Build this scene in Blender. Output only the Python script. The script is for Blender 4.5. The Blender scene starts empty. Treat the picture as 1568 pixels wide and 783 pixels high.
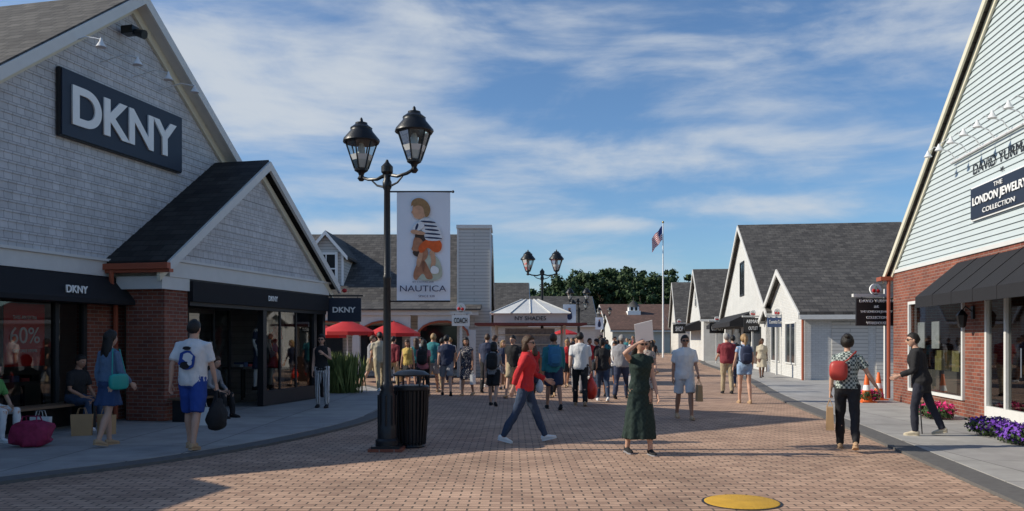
import bpy, bmesh, math, random
import numpy as np
from mathutils import Vector, Matrix, noise
from mathutils.bvhtree import BVHTree
random.seed(7); np.random.seed(7)
D=bpy.data; S=bpy.context.scene
V=Vector
# ---------------------------------------------------------------- materials
MATS={}
def _n(nt,t,**k):
    n=nt.nodes.new(t)
    for a,b in k.items(): setattr(n,a,b)
    return n
def mat(name,col,rough=.7,metal=0,var=.12,vs=6,bump=0,bs=60,spec=.4):
    if name in MATS: return MATS[name]
    m=D.materials.new(name); m.use_nodes=True; nt=m.node_tree; b=nt.nodes['Principled BSDF']
    b.inputs['Roughness'].default_value=rough; b.inputs['Metallic'].default_value=metal
    b.inputs['Specular IOR Level'].default_value=spec
    tc=_n(nt,'ShaderNodeTexCoord'); nz=_n(nt,'ShaderNodeTexNoise'); nz.inputs['Scale'].default_value=vs; nz.inputs['Detail'].default_value=5
    nt.links.new(tc.outputs['Object'],nz.inputs['Vector'])
    mx=_n(nt,'ShaderNodeMix',data_type='RGBA')
    mx.inputs[6].default_value=tuple(c*(1-var) for c in col)+(1,)
    mx.inputs[7].default_value=tuple(min(1,c*(1+var)) for c in col)+(1,)
    nt.links.new(nz.outputs['Fac'],mx.inputs[0]); nt.links.new(mx.outputs[2],b.inputs['Base Color'])
    if bump:
        n2=_n(nt,'ShaderNodeTexNoise'); n2.inputs['Scale'].default_value=bs; n2.inputs['Detail'].default_value=4
        nt.links.new(tc.outputs['Object'],n2.inputs['Vector'])
        bp=_n(nt,'ShaderNodeBump'); bp.inputs['Strength'].default_value=bump; bp.inputs['Distance'].default_value=.02
        nt.links.new(n2.outputs['Fac'],bp.inputs['Height']); nt.links.new(bp.outputs['Normal'],b.inputs['Normal'])
    MATS[name]=m; return m
def brickmat(name,c1,c2,cm,bw,bh,mortar=.01,axes='xz',rough=.8,bump=.4,var=.25,vscale=1.2,off=.5,bias=0,sq=1.0,zs=1.0,spots=False):
    if name in MATS: return MATS[name]
    m=D.materials.new(name); m.use_nodes=True; nt=m.node_tree; b=nt.nodes['Principled BSDF']
    b.inputs['Roughness'].default_value=rough; b.inputs['Specular IOR Level'].default_value=.3
    tc=_n(nt,'ShaderNodeTexCoord'); sp=_n(nt,'ShaderNodeSeparateXYZ'); cb=_n(nt,'ShaderNodeCombineXYZ')
    nt.links.new(tc.outputs['Object'],sp.inputs[0])
    if axes=='auto':
        ad=_n(nt,'ShaderNodeMath',operation='ADD'); nt.links.new(sp.outputs[0],ad.inputs[0]); nt.links.new(sp.outputs[1],ad.inputs[1])
        nt.links.new(ad.outputs[0],cb.inputs[0]); nt.links.new(sp.outputs[2],cb.inputs[1])
    else:
        nt.links.new(sp.outputs['xyz'.index(axes[0])],cb.inputs[0])
        ml=_n(nt,'ShaderNodeMath',operation='MULTIPLY'); ml.inputs[1].default_value=zs
        nt.links.new(sp.outputs['xyz'.index(axes[1])],ml.inputs[0]); nt.links.new(ml.outputs[0],cb.inputs[1])
    br=_n(nt,'ShaderNodeTexBrick'); br.offset=off; br.squash=sq
    br.inputs['Color1'].default_value=c1+(1,); br.inputs['Color2'].default_value=c2+(1,); br.inputs['Mortar'].default_value=cm+(1,)
    br.inputs['Scale'].default_value=1; br.inputs['Brick Width'].default_value=bw; br.inputs['Row Height'].default_value=bh
    br.inputs['Mortar Size'].default_value=mortar; br.inputs['Bias'].default_value=bias; br.inputs['Mortar Smooth'].default_value=.3
    nt.links.new(cb.outputs[0],br.inputs['Vector'])
    nz=_n(nt,'ShaderNodeTexNoise'); nz.inputs['Scale'].default_value=vscale; nz.inputs['Detail'].default_value=8; nz.inputs['Roughness'].default_value=.65
    nt.links.new(tc.outputs['Object'],nz.inputs['Vector'])
    mr=_n(nt,'ShaderNodeMapRange'); mr.inputs[1].default_value=.3; mr.inputs[2].default_value=.7; mr.inputs[3].default_value=1-var; mr.inputs[4].default_value=1+var
    nt.links.new(nz.outputs['Fac'],mr.inputs[0]); fac=mr.outputs[0]
    if spots:
        vo=_n(nt,'ShaderNodeTexVoronoi'); vo.inputs['Scale'].default_value=1.7; nt.links.new(tc.outputs['Object'],vo.inputs['Vector'])
        s=_n(nt,'ShaderNodeMapRange',interpolation_type='SMOOTHSTEP'); s.inputs[1].default_value=.035; s.inputs[2].default_value=.06; s.inputs[3].default_value=.6; s.inputs[4].default_value=1; nt.links.new(vo.outputs['Distance'],s.inputs[0])
        mu=_n(nt,'ShaderNodeMath',operation='MULTIPLY'); nt.links.new(fac,mu.inputs[0]); nt.links.new(s.outputs[0],mu.inputs[1]); fac=mu.outputs[0]
    mx=_n(nt,'ShaderNodeVectorMath',operation='SCALE'); nt.links.new(br.outputs['Color'],mx.inputs[0]); nt.links.new(fac,mx.inputs['Scale'])
    nt.links.new(mx.outputs[0],b.inputs['Base Color'])
    if bump:
        bp=_n(nt,'ShaderNodeBump'); bp.inputs['Strength'].default_value=bump; bp.inputs['Distance'].default_value=.006; bp.invert=True
        nt.links.new(br.outputs['Fac'],bp.inputs['Height']); nt.links.new(bp.outputs['Normal'],b.inputs['Normal'])
    MATS[name]=m; return m
def patmat(name,c1,c2,kind,scale,rough=.85):
    if name in MATS: return MATS[name]
    m=D.materials.new(name); m.use_nodes=True; nt=m.node_tree; b=nt.nodes['Principled BSDF']; b.inputs['Roughness'].default_value=rough
    tc=_n(nt,'ShaderNodeTexCoord'); mx=_n(nt,'ShaderNodeMix',data_type='RGBA'); mx.inputs[6].default_value=c1+(1,); mx.inputs[7].default_value=c2+(1,)
    if kind=='floral':
        t=_n(nt,'ShaderNodeTexVoronoi'); t.inputs['Scale'].default_value=scale; nt.links.new(tc.outputs['Object'],t.inputs['Vector'])
        r=_n(nt,'ShaderNodeMath',operation='LESS_THAN'); r.inputs[1].default_value=.33; nt.links.new(t.outputs['Distance'],r.inputs[0]); o=r.outputs[0]
    elif kind=='check':
        t=_n(nt,'ShaderNodeTexChecker'); t.inputs['Scale'].default_value=scale; nt.links.new(tc.outputs['Object'],t.inputs['Vector']); o=t.outputs['Fac']
    else:
        t=_n(nt,'ShaderNodeTexWave',bands_direction={'h':'Z','v':'X'}[kind]); t.inputs['Scale'].default_value=scale; nt.links.new(tc.outputs['Object'],t.inputs['Vector'])
        r=_n(nt,'ShaderNodeMath',operation='GREATER_THAN'); r.inputs[1].default_value=.5; nt.links.new(t.outputs['Fac'],r.inputs[0]); o=r.outputs[0]
    nt.links.new(o,mx.inputs[0]); nt.links.new(mx.outputs[2],b.inputs['Base Color']); MATS[name]=m; return m
def glassmat(name,tint=(.75,.8,.8),refl=1.0,ior=1.75):
    if name in MATS: return MATS[name]
    m=D.materials.new(name); m.use_nodes=True; nt=m.node_tree; nt.nodes.remove(nt.nodes['Principled BSDF'])
    o=nt.nodes['Material Output']; tr=_n(nt,'ShaderNodeBsdfTransparent'); tr.inputs[0].default_value=tint+(1,)
    gl=_n(nt,'ShaderNodeBsdfGlossy'); gl.inputs['Roughness'].default_value=.02; gl.inputs[0].default_value=(refl,)*3+(1,)
    fr=_n(nt,'ShaderNodeFresnel'); fr.inputs[0].default_value=ior; mx=_n(nt,'ShaderNodeMixShader')
    nt.links.new(fr.outputs[0],mx.inputs[0]); nt.links.new(tr.outputs[0],mx.inputs[1]); nt.links.new(gl.outputs[0],mx.inputs[2]); nt.links.new(mx.outputs[0],o.inputs[0])
    MATS[name]=m; return m
# ---------------------------------------------------------------- mesh builder
def empty(name,loc=(0,0,0),rz=0,sc=1):
    e=D.objects.new(name,None); e.empty_display_size=.3; S.collection.objects.link(e); e.location=loc; e.rotation_euler=(0,0,rz); e.scale=(sc,sc,sc); return e
class MB:
    def __init__(s): s.v=[];s.f=[];s.m=[];s.mats=[]
    def mi(s,m):
        if m not in s.mats: s.mats.append(m)
        return s.mats.index(m)
    def add(s,vs,fs,m):
        b=len(s.v); i=s.mi(m); s.v+= [tuple(p) for p in vs]
        for f in fs: s.f.append(tuple(b+k for k in f)); s.m.append(i)
    def poly(s,pts,m): s.add(pts,[tuple(range(len(pts)))],m)
    def box(s,x0,x1,y0,y1,z0,z1,m):
        s.add([(x0,y0,z0),(x1,y0,z0),(x1,y1,z0),(x0,y1,z0),(x0,y0,z1),(x1,y0,z1),(x1,y1,z1),(x0,y1,z1)],
              [(0,3,2,1),(4,5,6,7),(0,1,5,4),(1,2,6,5),(2,3,7,6),(3,0,4,7)],m)
    def prism(s,pts,vec,m):
        n=len(pts); vec=V(vec); a=[V(p) for p in pts]; b=[p+vec for p in a]
        s.add(a+b,[tuple(range(n)),tuple(range(2*n-1,n-1,-1))]+[(i,(i+1)%n,(i+1)%n+n,i+n) for i in range(n)],m)
    def tube(s,pts,rad,m,n=8,ref=(1,0,0),cap=True):
        pts=[V(p) for p in pts]; ref=V(ref); vs=[];k=len(pts)
        if not isinstance(rad,(list,tuple)): rad=[rad]*k
        for i,p in enumerate(pts):
            t=(pts[min(i+1,k-1)]-pts[max(i-1,0)]).normalized()
            a=ref-t*ref.dot(t)
            if a.length<.15: a=V((0,1,0))-t*t.y
            if a.length<.15: a=V((0,0,1))-t*t.z
            a.normalize(); b=t.cross(a); r=rad[i]; ra,rb=(r if isinstance(r,(list,tuple)) else (r,r))
            for j in range(n):
                w=2*math.pi*j/n; vs.append(p+a*(ra*math.cos(w))+b*(rb*math.sin(w)))
        fs=[(i*n+j,i*n+(j+1)%n,(i+1)*n+(j+1)%n,(i+1)*n+j) for i in range(k-1) for j in range(n)]
        if cap: fs+=[tuple(range(n-1,-1,-1)),tuple(range((k-1)*n,k*n))]
        s.add(vs,fs,m)
    def lathe(s,c,prof,m,n=12,ph=0):
        s.tubeZ([(c[0],c[1],c[2]+z,r,r) for r,z in prof],m,n,ph)
    def tubeZ(s,rings,m,n=16,ph=0,pl=None,pw=2.0):
        vs=[]
        for i,(x,y,z,rx,ry) in enumerate(rings):
            for j in range(n):
                w=2*math.pi*j/n+ph; c,sn=math.cos(w),math.sin(w)
                k=1 if not pl else 1+pl[1]*(i/(len(rings)-1))**1.3*math.sin(pl[0]*w+1.3*math.sin(w*2))
                if pw!=2: 
                    c=math.copysign(abs(c)**(2/pw),c); sn=math.copysign(abs(sn)**(2/pw),sn)
                vs.append((x+rx*k*c,y+ry*k*sn,z))
        k=len(rings)
        s.add(vs,[(i*n+j,i*n+(j+1)%n,(i+1)*n+(j+1)%n,(i+1)*n+j) for i in range(k-1) for j in range(n)]+[tuple(range(n-1,-1,-1)),tuple(range((k-1)*n,k*n))],m)
    def sell(s,c,r,m,e=1.0,nu=14,nv=9,M=None):
        vs=[];f=lambda t:math.copysign(abs(t)**e,t)
        for i in range(nv+1):
            ph=-math.pi/2+math.pi*i/nv
            for j in range(nu):
                w=2*math.pi*j/nu
                p=V((r[0]*f(math.cos(ph))*f(math.cos(w)),r[1]*f(math.cos(ph))*f(math.sin(w)),r[2]*f(math.sin(ph))))
                if M: p=M@p
                vs.append(p+V(c))
        s.add(vs,[(i*nu+j,i*nu+(j+1)%nu,(i+1)*nu+(j+1)%nu,(i+1)*nu+j) for i in range(nv) for j in range(nu)],m)
    def xform(s,M,start=0):
        for i in range(start,len(s.v)): s.v[i]=tuple(M@V(s.v[i]))
    def obj(s,name,parent=None,sharp=38,recalc=True):
        me=D.meshes.new(name); me.from_pydata(s.v,[],s.f)
        for m in s.mats: me.materials.append(m)
        me.polygons.foreach_set('material_index',s.m)
        if recalc:
            bm=bmesh.new(); bm.from_mesh(me); bmesh.ops.recalc_face_normals(bm,faces=bm.faces); bm.to_mesh(me); bm.free()
        me.polygons.foreach_set('use_smooth',[True]*len(me.polygons)); me.set_sharp_from_angle(angle=math.radians(sharp)); me.update()
        ob=D.objects.new(name,me); S.collection.objects.link(ob); ob.parent=parent; return ob
def text(body,w,h,m,name,parent,loc,rz=0,ext=.012,bold=0.0,scx=None):
    cu=D.curves.new('t','FONT'); cu.body=body; cu.extrude=.1; cu.offset=bold; cu.align_x='CENTER'
    o=D.objects.new('t',cu); S.collection.objects.link(o); dg=bpy.context.evaluated_depsgraph_get(); dg.update()
    me=D.meshes.new_from_object(o.evaluated_get(dg)); D.objects.remove(o)
    co=np.array([v.co[:] for v in me.vertices]); mn=co.min(0); mx=co.max(0); c=(mn+mx)/2; d=mx-mn
    co=(co-c)/d; out=np.stack([co[:,0]*w, co[:,2]*ext, co[:,1]*h],1)
    out[:,1]*=-1
    ca,sa=math.cos(rz),math.sin(rz); X=out[:,0]*ca-out[:,1]*sa; Y=out[:,0]*sa+out[:,1]*ca
    out[:,0]=X+loc[0]; out[:,1]=Y+loc[1]; out[:,2]+=loc[2]
    me.vertices.foreach_set('co',out.ravel()); me.materials.clear(); me.materials.append(m); me.name=name
    ob=D.objects.new(name,me); S.collection.objects.link(ob); ob.parent=parent; return ob
# ---------------------------------------------------------------- base materials
white=mat('white_trim',(.62,.62,.60),.6,var=.08)
cream=mat('cream_trim',(.66,.62,.49),.6,var=.06)
black=mat('black_paint',(.018,.018,.02),.5,var=.2)
blackm=mat('black_iron',(.02,.022,.025),.38,metal=.3,var=.3,vs=20,bump=.1)
navy=mat('navy_board',(.018,.025,.045),.5,var=.1)
awn=mat('black_awning_cloth',(.014,.014,.017),.85,bump=.2,bs=90)
brick=brickmat('red_brick',(.25,.08,.048),(.16,.05,.035),(.24,.2,.17),.21,.07,.007,'auto',bump=.5)
wbrick=brickmat('white_painted_brick',(.62,.62,.60),(.56,.56,.54),(.46,.46,.45),.21,.07,.007,'auto',bump=.5,var=.08)
shing=brickmat('white_wall_shingle',(.56,.56,.57),(.48,.48,.49),(.28,.28,.29),.17,.16,.006,'xz',bump=.5,var=.12,vscale=3)
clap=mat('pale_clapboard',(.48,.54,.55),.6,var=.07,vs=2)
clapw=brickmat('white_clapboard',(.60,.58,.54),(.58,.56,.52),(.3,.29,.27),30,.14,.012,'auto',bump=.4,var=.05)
roofm=brickmat('asphalt_shingle_roof',(.105,.098,.09),(.06,.056,.053),(.035,.035,.035),.33,.13,.01,'yz',bump=.6,var=.3,vscale=2.5)
roofd=brickmat('dark_shingle_roof',(.045,.042,.04),(.022,.021,.021),(.012,.012,.012),.33,.12,.008,'yz',bump=.5,var=.3,vscale=2.5)
copper=mat('copper_gutter',(.36,.095,.05),.5,metal=.2)
glass=glassmat('shop_glass',(.6,.64,.64))
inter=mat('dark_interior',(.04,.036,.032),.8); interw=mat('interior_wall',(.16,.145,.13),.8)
redp=mat('red_poster',(.6,.02,.018),.5); brownpaper=mat('kraft_paper',(.42,.27,.14),.8)
white_p=mat('white_paint_sign',(.82,.82,.80),.5,var=.03)
wdark=mat('window_dark',(.02,.025,.03),.08)
# ---------------------------------------------------------------- world / sun / camera
EL=math.radians(32)
w=D.worlds.new('World'); S.world=w; w.use_nodes=True; nt=w.node_tree; bg=nt.nodes['Background']
sky=_n(nt,'ShaderNodeTexSky',sky_type='NISHITA'); sky.sun_disc=False; sky.sun_elevation=EL; sky.sun_rotation=math.radians(268); sky.air_density=1.0; sky.dust_density=.5; sky.ozone_density=3
tint=_n(nt,'ShaderNodeMix',data_type='RGBA',blend_type='MULTIPLY'); tint.inputs[0].default_value=1; tint.inputs[7].default_value=(.78,1.02,1.22,1)
nt.links.new(sky.outputs[0],tint.inputs[6])
tc=_n(nt,'ShaderNodeTexCoord'); sp=_n(nt,'ShaderNodeSeparateXYZ'); nt.links.new(tc.outputs['Generated'],sp.inputs[0])
ya=_n(nt,'ShaderNodeMath',operation='MAXIMUM'); ya.inputs[1].default_value=.15; nt.links.new(sp.outputs[1],ya.inputs[0])
dx=_n(nt,'ShaderNodeMath',operation='DIVIDE'); dy=_n(nt,'ShaderNodeMath',operation='DIVIDE')
nt.links.new(sp.outputs[0],dx.inputs[0]); nt.links.new(ya.outputs[0],dx.inputs[1]); nt.links.new(sp.outputs[2],dy.inputs[0]); nt.links.new(ya.outputs[0],dy.inputs[1])
cb=_n(nt,'ShaderNodeCombineXYZ'); nt.links.new(dx.outputs[0],cb.inputs[0]); nt.links.new(dy.outputs[0],cb.inputs[1])
wn=_n(nt,'ShaderNodeTexNoise'); wn.inputs['Scale'].default_value=5; wn.inputs['Detail'].default_value=3; nt.links.new(cb.outputs[0],wn.inputs['Vector'])
ws=_n(nt,'ShaderNodeVectorMath',operation='MULTIPLY_ADD'); ws.inputs[1].default_value=(.10,.035,0); ws.inputs[2].default_value=(-.05,-.0175,0); nt.links.new(wn.outputs['Color'],ws.inputs[0])
wp=_n(nt,'ShaderNodeVectorMath',operation='ADD'); nt.links.new(cb.outputs[0],wp.inputs[0]); nt.links.new(ws.outputs[0],wp.inputs[1])
acc=None
for (cx,cy,rx,ry,rot,st) in [(-.36,.33,.38,.13,-8,1.05),(-.20,.28,.30,.08,-14,.75),(-.05,.385,.4,.05,-3,.65),(.08,.222,.26,.04,-4,.75),(.31,.160,.17,.022,2,.95),(.15,.140,.14,.012,0,.8),(-.21,.135,.12,.014,-2,.75),(.22,.33,.38,.07,-12,.6),(.55,.37,.25,.08,10,.5),(.36,.245,.28,.026,2,.6),(-.02,.09,.5,.03,0,.3),(.2,.05,.9,.05,0,.4),(-.25,.19,.25,.03,-6,.4)]:
    mp=_n(nt,'ShaderNodeMapping',vector_type='TEXTURE'); mp.inputs['Location'].default_value=(cx,cy,0); mp.inputs['Rotation'].default_value=(0,0,math.radians(rot)); mp.inputs['Scale'].default_value=(rx,ry,1)
    nt.links.new(wp.outputs[0],mp.inputs[0]); ln=_n(nt,'ShaderNodeVectorMath',operation='LENGTH'); nt.links.new(mp.outputs[0],ln.inputs[0])
    mr=_n(nt,'ShaderNodeMapRange',interpolation_type='SMOOTHSTEP'); mr.inputs[1].default_value=0; mr.inputs[2].default_value=1.35; mr.inputs[3].default_value=st; mr.inputs[4].default_value=0
    nt.links.new(ln.outputs['Value'],mr.inputs[0])
    if acc is None: acc=mr.outputs[0]
    else:
        ad=_n(nt,'ShaderNodeMath',operation='MAXIMUM'); nt.links.new(acc,ad.inputs[0]); nt.links.new(mr.outputs[0],ad.inputs[1]); acc=ad.outputs[0]
def fbm(rot,scl,sc,rough,dist):
    mp=_n(nt,'ShaderNodeMapping'); mp.inputs['Rotation'].default_value=(0,math.radians(rot),0); mp.inputs['Scale'].default_value=scl; nt.links.new(tc.outputs['Generated'],mp.inputs[0])
    nz=_n(nt,'ShaderNodeTexNoise'); nz.inputs['Scale'].default_value=sc; nz.inputs['Detail'].default_value=8; nz.inputs['Roughness'].default_value=rough; nz.inputs['Distortion'].default_value=dist
    nt.links.new(mp.outputs[0],nz.inputs['Vector']); return nz.outputs['Fac']
f1=fbm(10,(1,1,3.2),3.2,.6,.5); f2=fbm(-6,(1,1,5),9,.55,.3)
q=_n(nt,'ShaderNodeMath',operation='MULTIPLY_ADD'); q.inputs[1].default_value=2.6; q.inputs[2].default_value=-1.3; nt.links.new(f1,q.inputs[0])
q2=_n(nt,'ShaderNodeMath',operation='MULTIPLY_ADD'); q2.inputs[1].default_value=1.1; q2.inputs[2].default_value=-.55; nt.links.new(f2,q2.inputs[0])
qa=_n(nt,'ShaderNodeMath',operation='ADD'); nt.links.new(q.outputs[0],qa.inputs[0]); nt.links.new(q2.outputs[0],qa.inputs[1])
qb=_n(nt,'ShaderNodeMath',operation='ADD'); nt.links.new(qa.outputs[0],qb.inputs[0]); nt.links.new(acc,qb.inputs[1])
cr=_n(nt,'ShaderNodeMapRange',interpolation_type='SMOOTHSTEP'); cr.inputs[1].default_value=-.05; cr.inputs[2].default_value=1.2; cr.inputs[3].default_value=.03; cr.inputs[4].default_value=.92; nt.links.new(qb.outputs[0],cr.inputs[0])
cm=_n(nt,'ShaderNodeMix',data_type='RGBA'); nt.links.new(cr.outputs[0],cm.inputs[0]); nt.links.new(tint.outputs[2],cm.inputs[6]); cm.inputs[7].default_value=(5.6,6.1,6.7,1)
nt.links.new(cm.outputs[2],bg.inputs[0]); bg.inputs[1].default_value=.105
sl=D.lights.new('sun','SUN'); sl.energy=5.0; sl.angle=math.radians(.53); sl.color=(1,.91,.76); so=D.objects.new('sun',sl); S.collection.objects.link(so)
a=math.radians(1); so.rotation_euler=V((math.cos(a)*math.cos(EL),math.sin(a)*math.cos(EL),-math.sin(EL))).to_track_quat('-Z','Y').to_euler()
cam=D.cameras.new('camera'); co=D.objects.new('camera',cam); S.collection.objects.link(co); co.location=(0,0,1.6); co.rotation_euler=(math.radians(90),0,0)
cam.sensor_width=36; cam.lens=28.93; cam.shift_y=.082; cam.clip_end=6000; cam.clip_start=.05; S.camera=co
S.view_settings.view_transform='Standard'; S.view_settings.look='None'; S.view_settings.exposure=0
# ---------------------------------------------------------------- ground
g=MB(); g.poly([(-3000,-3000,0),(3000,-3000,0),(3000,3000,0),(-3000,3000,0)],mat('far_ground',(.11,.12,.07),.95,vs=.05,var=.3)); g.obj('ground')
pav=brickmat('brick_pavers',(.52,.345,.245),(.36,.23,.165),(.14,.105,.08),.21,.105,.011,'xy',rough=.85,bump=.6,var=.27,vscale=.8,spots=True)
g=MB(); g.poly([(-40,-12,.004),(60,-12,.004),(60,95,.004),(-40,95,.004)],pav); g.obj('brick_road')
conc=brickmat('concrete_slabs',(.37,.36,.34),(.31,.30,.29),(.15,.145,.14),1.5,1.5,.012,'xy',bump=.3,var=.2,vscale=1.5,off=0,spots=True)
kerb=mat('granite_kerb',(.12,.115,.11),.8,var=.3,vs=12)
Lk=[(-6.9,-12),(-6.6,4),(-6.3,8.4),(-5.8,9.4),(-4.87,10.5),(-4.1,12.0),(-3.55,13.6),(-3.1,15.5),(-2.95,17.6),(-3.05,20),(-3.5,23),(-4.4,26.5),(-6.0,29.5),(-9,31.5),(-14,32)]
Rk=[(3.0,-12),(4.6,4),(5.33,8.6),(6.4,15),(7.4,21.9),(8.1,25.5),(9.3,31),(10.6,39),(12.4,52),(14,60)]
def smoothline(p,it=2):
    for _ in range(it):
        q=[p[0]]
        for a,b in zip(p,p[1:]): q+=[(a[0]*.75+b[0]*.25,a[1]*.75+b[1]*.25),(a[0]*.25+b[0]*.75,a[1]*.25+b[1]*.75)]
        p=q+[p[-1]]
    return p
def offs(p,d):
    o=[]
    for i in range(len(p)):
        a=V(p[max(i-1,0)]); b=V(p[min(i+1,len(p)-1)]); t=(b-a).normalized(); o.append((p[i][0]+t.y*d,p[i][1]-t.x*d))
    return o
Lk=smoothline(Lk); Rk=smoothline(Rk)
g=MB(); g.prism([(x,y,.05) for x,y in Lk]+[(-45,32,.05),(-45,-12,.05)],(0,0,-.046),conc); g.obj('sidewalk')
g=MB(); g.prism([(x,y,.05) for x,y in Rk]+[(60,60,.05),(60,-12,.05)],(0,0,-.046),conc); g.obj('sidewalk')
def strip(name,p,o,z,m):
    g=MB(); q=offs(p,o)
    for i in range(len(p)-1):
        g.add([(p[i][0],p[i][1],z),(p[i+1][0],p[i+1][1],z),(q[i+1][0],q[i+1][1],z),(q[i][0],q[i][1],z),(p[i][0],p[i][1],.002),(p[i+1][0],p[i+1][1],.002),(q[i+1][0],q[i+1][1],.002),(q[i][0],q[i][1],.002)],[(0,1,2,3),(3,2,6,7),(0,1,5,4)],m)
    g.obj(name)
strip('kerb',Lk,.32,.042,kerb); strip('kerb',Rk,-.36,.042,kerb)
e=empty('manhole_cover',(2.25,8.06,.006)); g=MB(); ym=mat('yellow_paint_worn',(.58,.33,.035),.75,var=.3,vs=5,bump=.4,bs=60)
g.lathe((0,0,0),[(.36,0),(.36,.006),(.345,.012),(0.001,.012)],ym,40); g.lathe((0,0,-.001),[(.385,0),(.385,.004),(.362,.004)],black,40); g.obj('plate',e)
# ---------------------------------------------------------------- architecture helpers
def lap(mb,z0,z1,dz,fn,v,m,out=.022):
    z=z0
    while z<z1-1e-4:
        zt=min(z+dz,z1); a,b=fn(z); c,d=fn(zt)
        if b-a>.02:
            if d<c: c=d=(c+d)/2
            mb.add([(a,v-out,z),(b,v-out,z),(d,v-.004,zt),(c,v-.004,zt),(a,v,z),(b,v,z)],[(0,1,2,3),(0,4,5,1)],m)
        z+=dz
def roofslab(mb,up,zp,ue,ze,v0,v1,m,th=.13):
    mb.prism([(up,v0,zp),(ue,v0,ze),(ue,v0,ze-th),(up,v0,zp-th)],(0,v1-v0,0),m)
def rake(mb,up,zp,ue,ze,v,m,wd=.3,th=.06,drop=.02):
    mb.prism([(up,v,zp-drop),(ue,v,ze-drop),(ue,v,ze-drop-wd),(up,v,zp-drop-wd)],(0,th,0),m)
def gable_house(name,org,rz,u0,u1,v1,ze,zp,wallm,roof=roofm,trim=white,ov=.4,v0=0,gov=.25):
    e=empty(name,org,rz); up=(u0+u1)/2; k=(zp-ze)/(up-u0)
    g=MB(); g.prism([(u0,v0,0),(u1,v0,0),(u1,v0,ze),(up,v0,zp),(u0,v0,ze)],(0,v1-v0,0),wallm); g.obj('walls',e)
    g=MB()
    for s,u in ((-1,u0),(1,u1)): roofslab(g,up,zp+.14,u+s*ov,ze-k*ov+.14,v0-gov,v1+gov,roof)
    g.obj('roof',e)
    g=MB()
    for s,u in ((-1,u0),(1,u1)):
        rake(g,up,zp+.12,u+s*ov,ze-k*ov+.12,v0-gov-.05,trim,.24); rake(g,up,zp+.12,u+s*ov,ze-k*ov+.12,v1+gov-.01,trim,.24)
        g.box(min(u+s*ov,u+s*(ov+.04)),max(u+s*ov,u+s*(ov+.04)),v0-gov,v1+gov,ze-k*ov-.14,ze-k*ov+.03,trim)
    g.obj('trim',e); return e
def window(e,mb,x0,x1,z0,z1,v,fr,gm,nx=2,nz=2,w=.06,dark=True,dep=.05):
    if dark: mb.box(x0,x1,v-.012,v-.002,z0,z1,wdark)
    mb.box(x0-w,x0,v-dep,v-.001,z0-w,z1+w,fr); mb.box(x1,x1+w,v-dep,v-.001,z0-w,z1+w,fr)
    mb.box(x0,x1,v-dep,v-.001,z0-w,z0,fr); mb.box(x0,x1,v-dep,v-.001,z1,z1+w,fr)
    for i in range(1,nx): x=x0+(x1-x0)*i/nx; mb.box(x-.018,x+.018,v-dep+.008,v-.013,z0,z1,fr)
    for i in range(1,nz): z=z0+(z1-z0)*i/nz; mb.box(x0,x1,v-dep+.012,v-.014,z-.018,z+.018,fr)
# ---------------------------------------------------------------- left fashion store
rzL=math.atan2(.974,.226)
e=empty('fashion_store',(-11.32,0,.05),rzL); LS=e
up,zp,ke=16.71,8.2,.745
gf=lambda z:(up-(zp-z)/ke,up+(zp-z)/ke)
g=MB(); a,b=gf(3.0); g.prism([(a,0.02,2.98),(b,.02,2.98),(up,.02,zp)],(0,.2,0),shing); lap(g,3.0,zp,.16,gf,.02,shing); g.obj('gable_wall',e)
g=MB(); zE=3.0; uA=up-(zp-zE)/ke; uB=up+(zp-zE)/ke
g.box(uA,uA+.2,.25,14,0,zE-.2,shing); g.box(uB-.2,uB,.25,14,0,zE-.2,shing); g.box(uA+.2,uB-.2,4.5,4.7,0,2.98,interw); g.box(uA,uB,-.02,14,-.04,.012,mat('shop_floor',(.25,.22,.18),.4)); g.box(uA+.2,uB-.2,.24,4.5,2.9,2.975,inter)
g.obj('side_walls',e)
g=MB()
for s in(-1,1): roofslab(g,up,zp+.22,up+s*7.5,zp+.22-7.5*ke,-.30,14,roofm,.16)
g.obj('roof',e)
g=MB()
for s in(-1,1):
    rake(g,up,zp+.2,up+s*7.5,zp+.2-7.5*ke,-.35,white,.22,.06); rake(g,up,zp+.02,up+s*7.3,zp+.02-7.3*ke,-.06,cream,.2,.06)
    g.prism([(up,-.285,zp+.04),(up+s*7.4,-.285,zp+.04-7.4*ke),(up+s*7.4,-.285,zp-.0-7.4*ke),(up,-.285,zp)],(0,.27,0),white)
g.box(uA,16.2,-.07,0.01,2.74,3.02,white); g.box(uA,16.2,-.12,.01,3.02,3.07,white)
g.obj('trim',e)
g=MB(); g.prism([(9.5,.0,2.72),(9.5,-.12,2.72),(9.5,-.5,2.28),(9.5,-.5,2.2),(9.5,0,2.2)],(6.9,0,0),awn); g.obj('awning',e)
g=MB(); g.box(9.6,15.5,-.02,.1,0.012,.42,black); g.box(15.5,16.5,-.03,.2,.012,2.25,brick); g.box(9.6,16.2,.0,.25,2.2,2.9,black)
for u in (9.6,11.2,12.8,14.75,15.42): g.box(u,u+.08,-.02,.08,.42,2.2,black)
g.obj('shopfront_frame',e)
g=MB(); g.poly([(9.6,.03,.42),(15.5,.03,.42),(15.5,.03,2.2),(9.6,.03,2.2)],glass); g.obj('glass',e)
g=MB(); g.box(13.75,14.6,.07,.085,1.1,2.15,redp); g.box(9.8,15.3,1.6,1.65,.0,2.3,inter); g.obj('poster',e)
text('60%',.62,.27,white_p,'poster_text',e,(14.17,.06,1.62)); text('TAKE AN EXTRA',.5,.06,white_p,'poster_text',e,(14.17,.06,1.92)); text('OFF SALE ITEMS',.5,.05,white_p,'poster_text',e,(14.17,.06,1.36))
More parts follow.
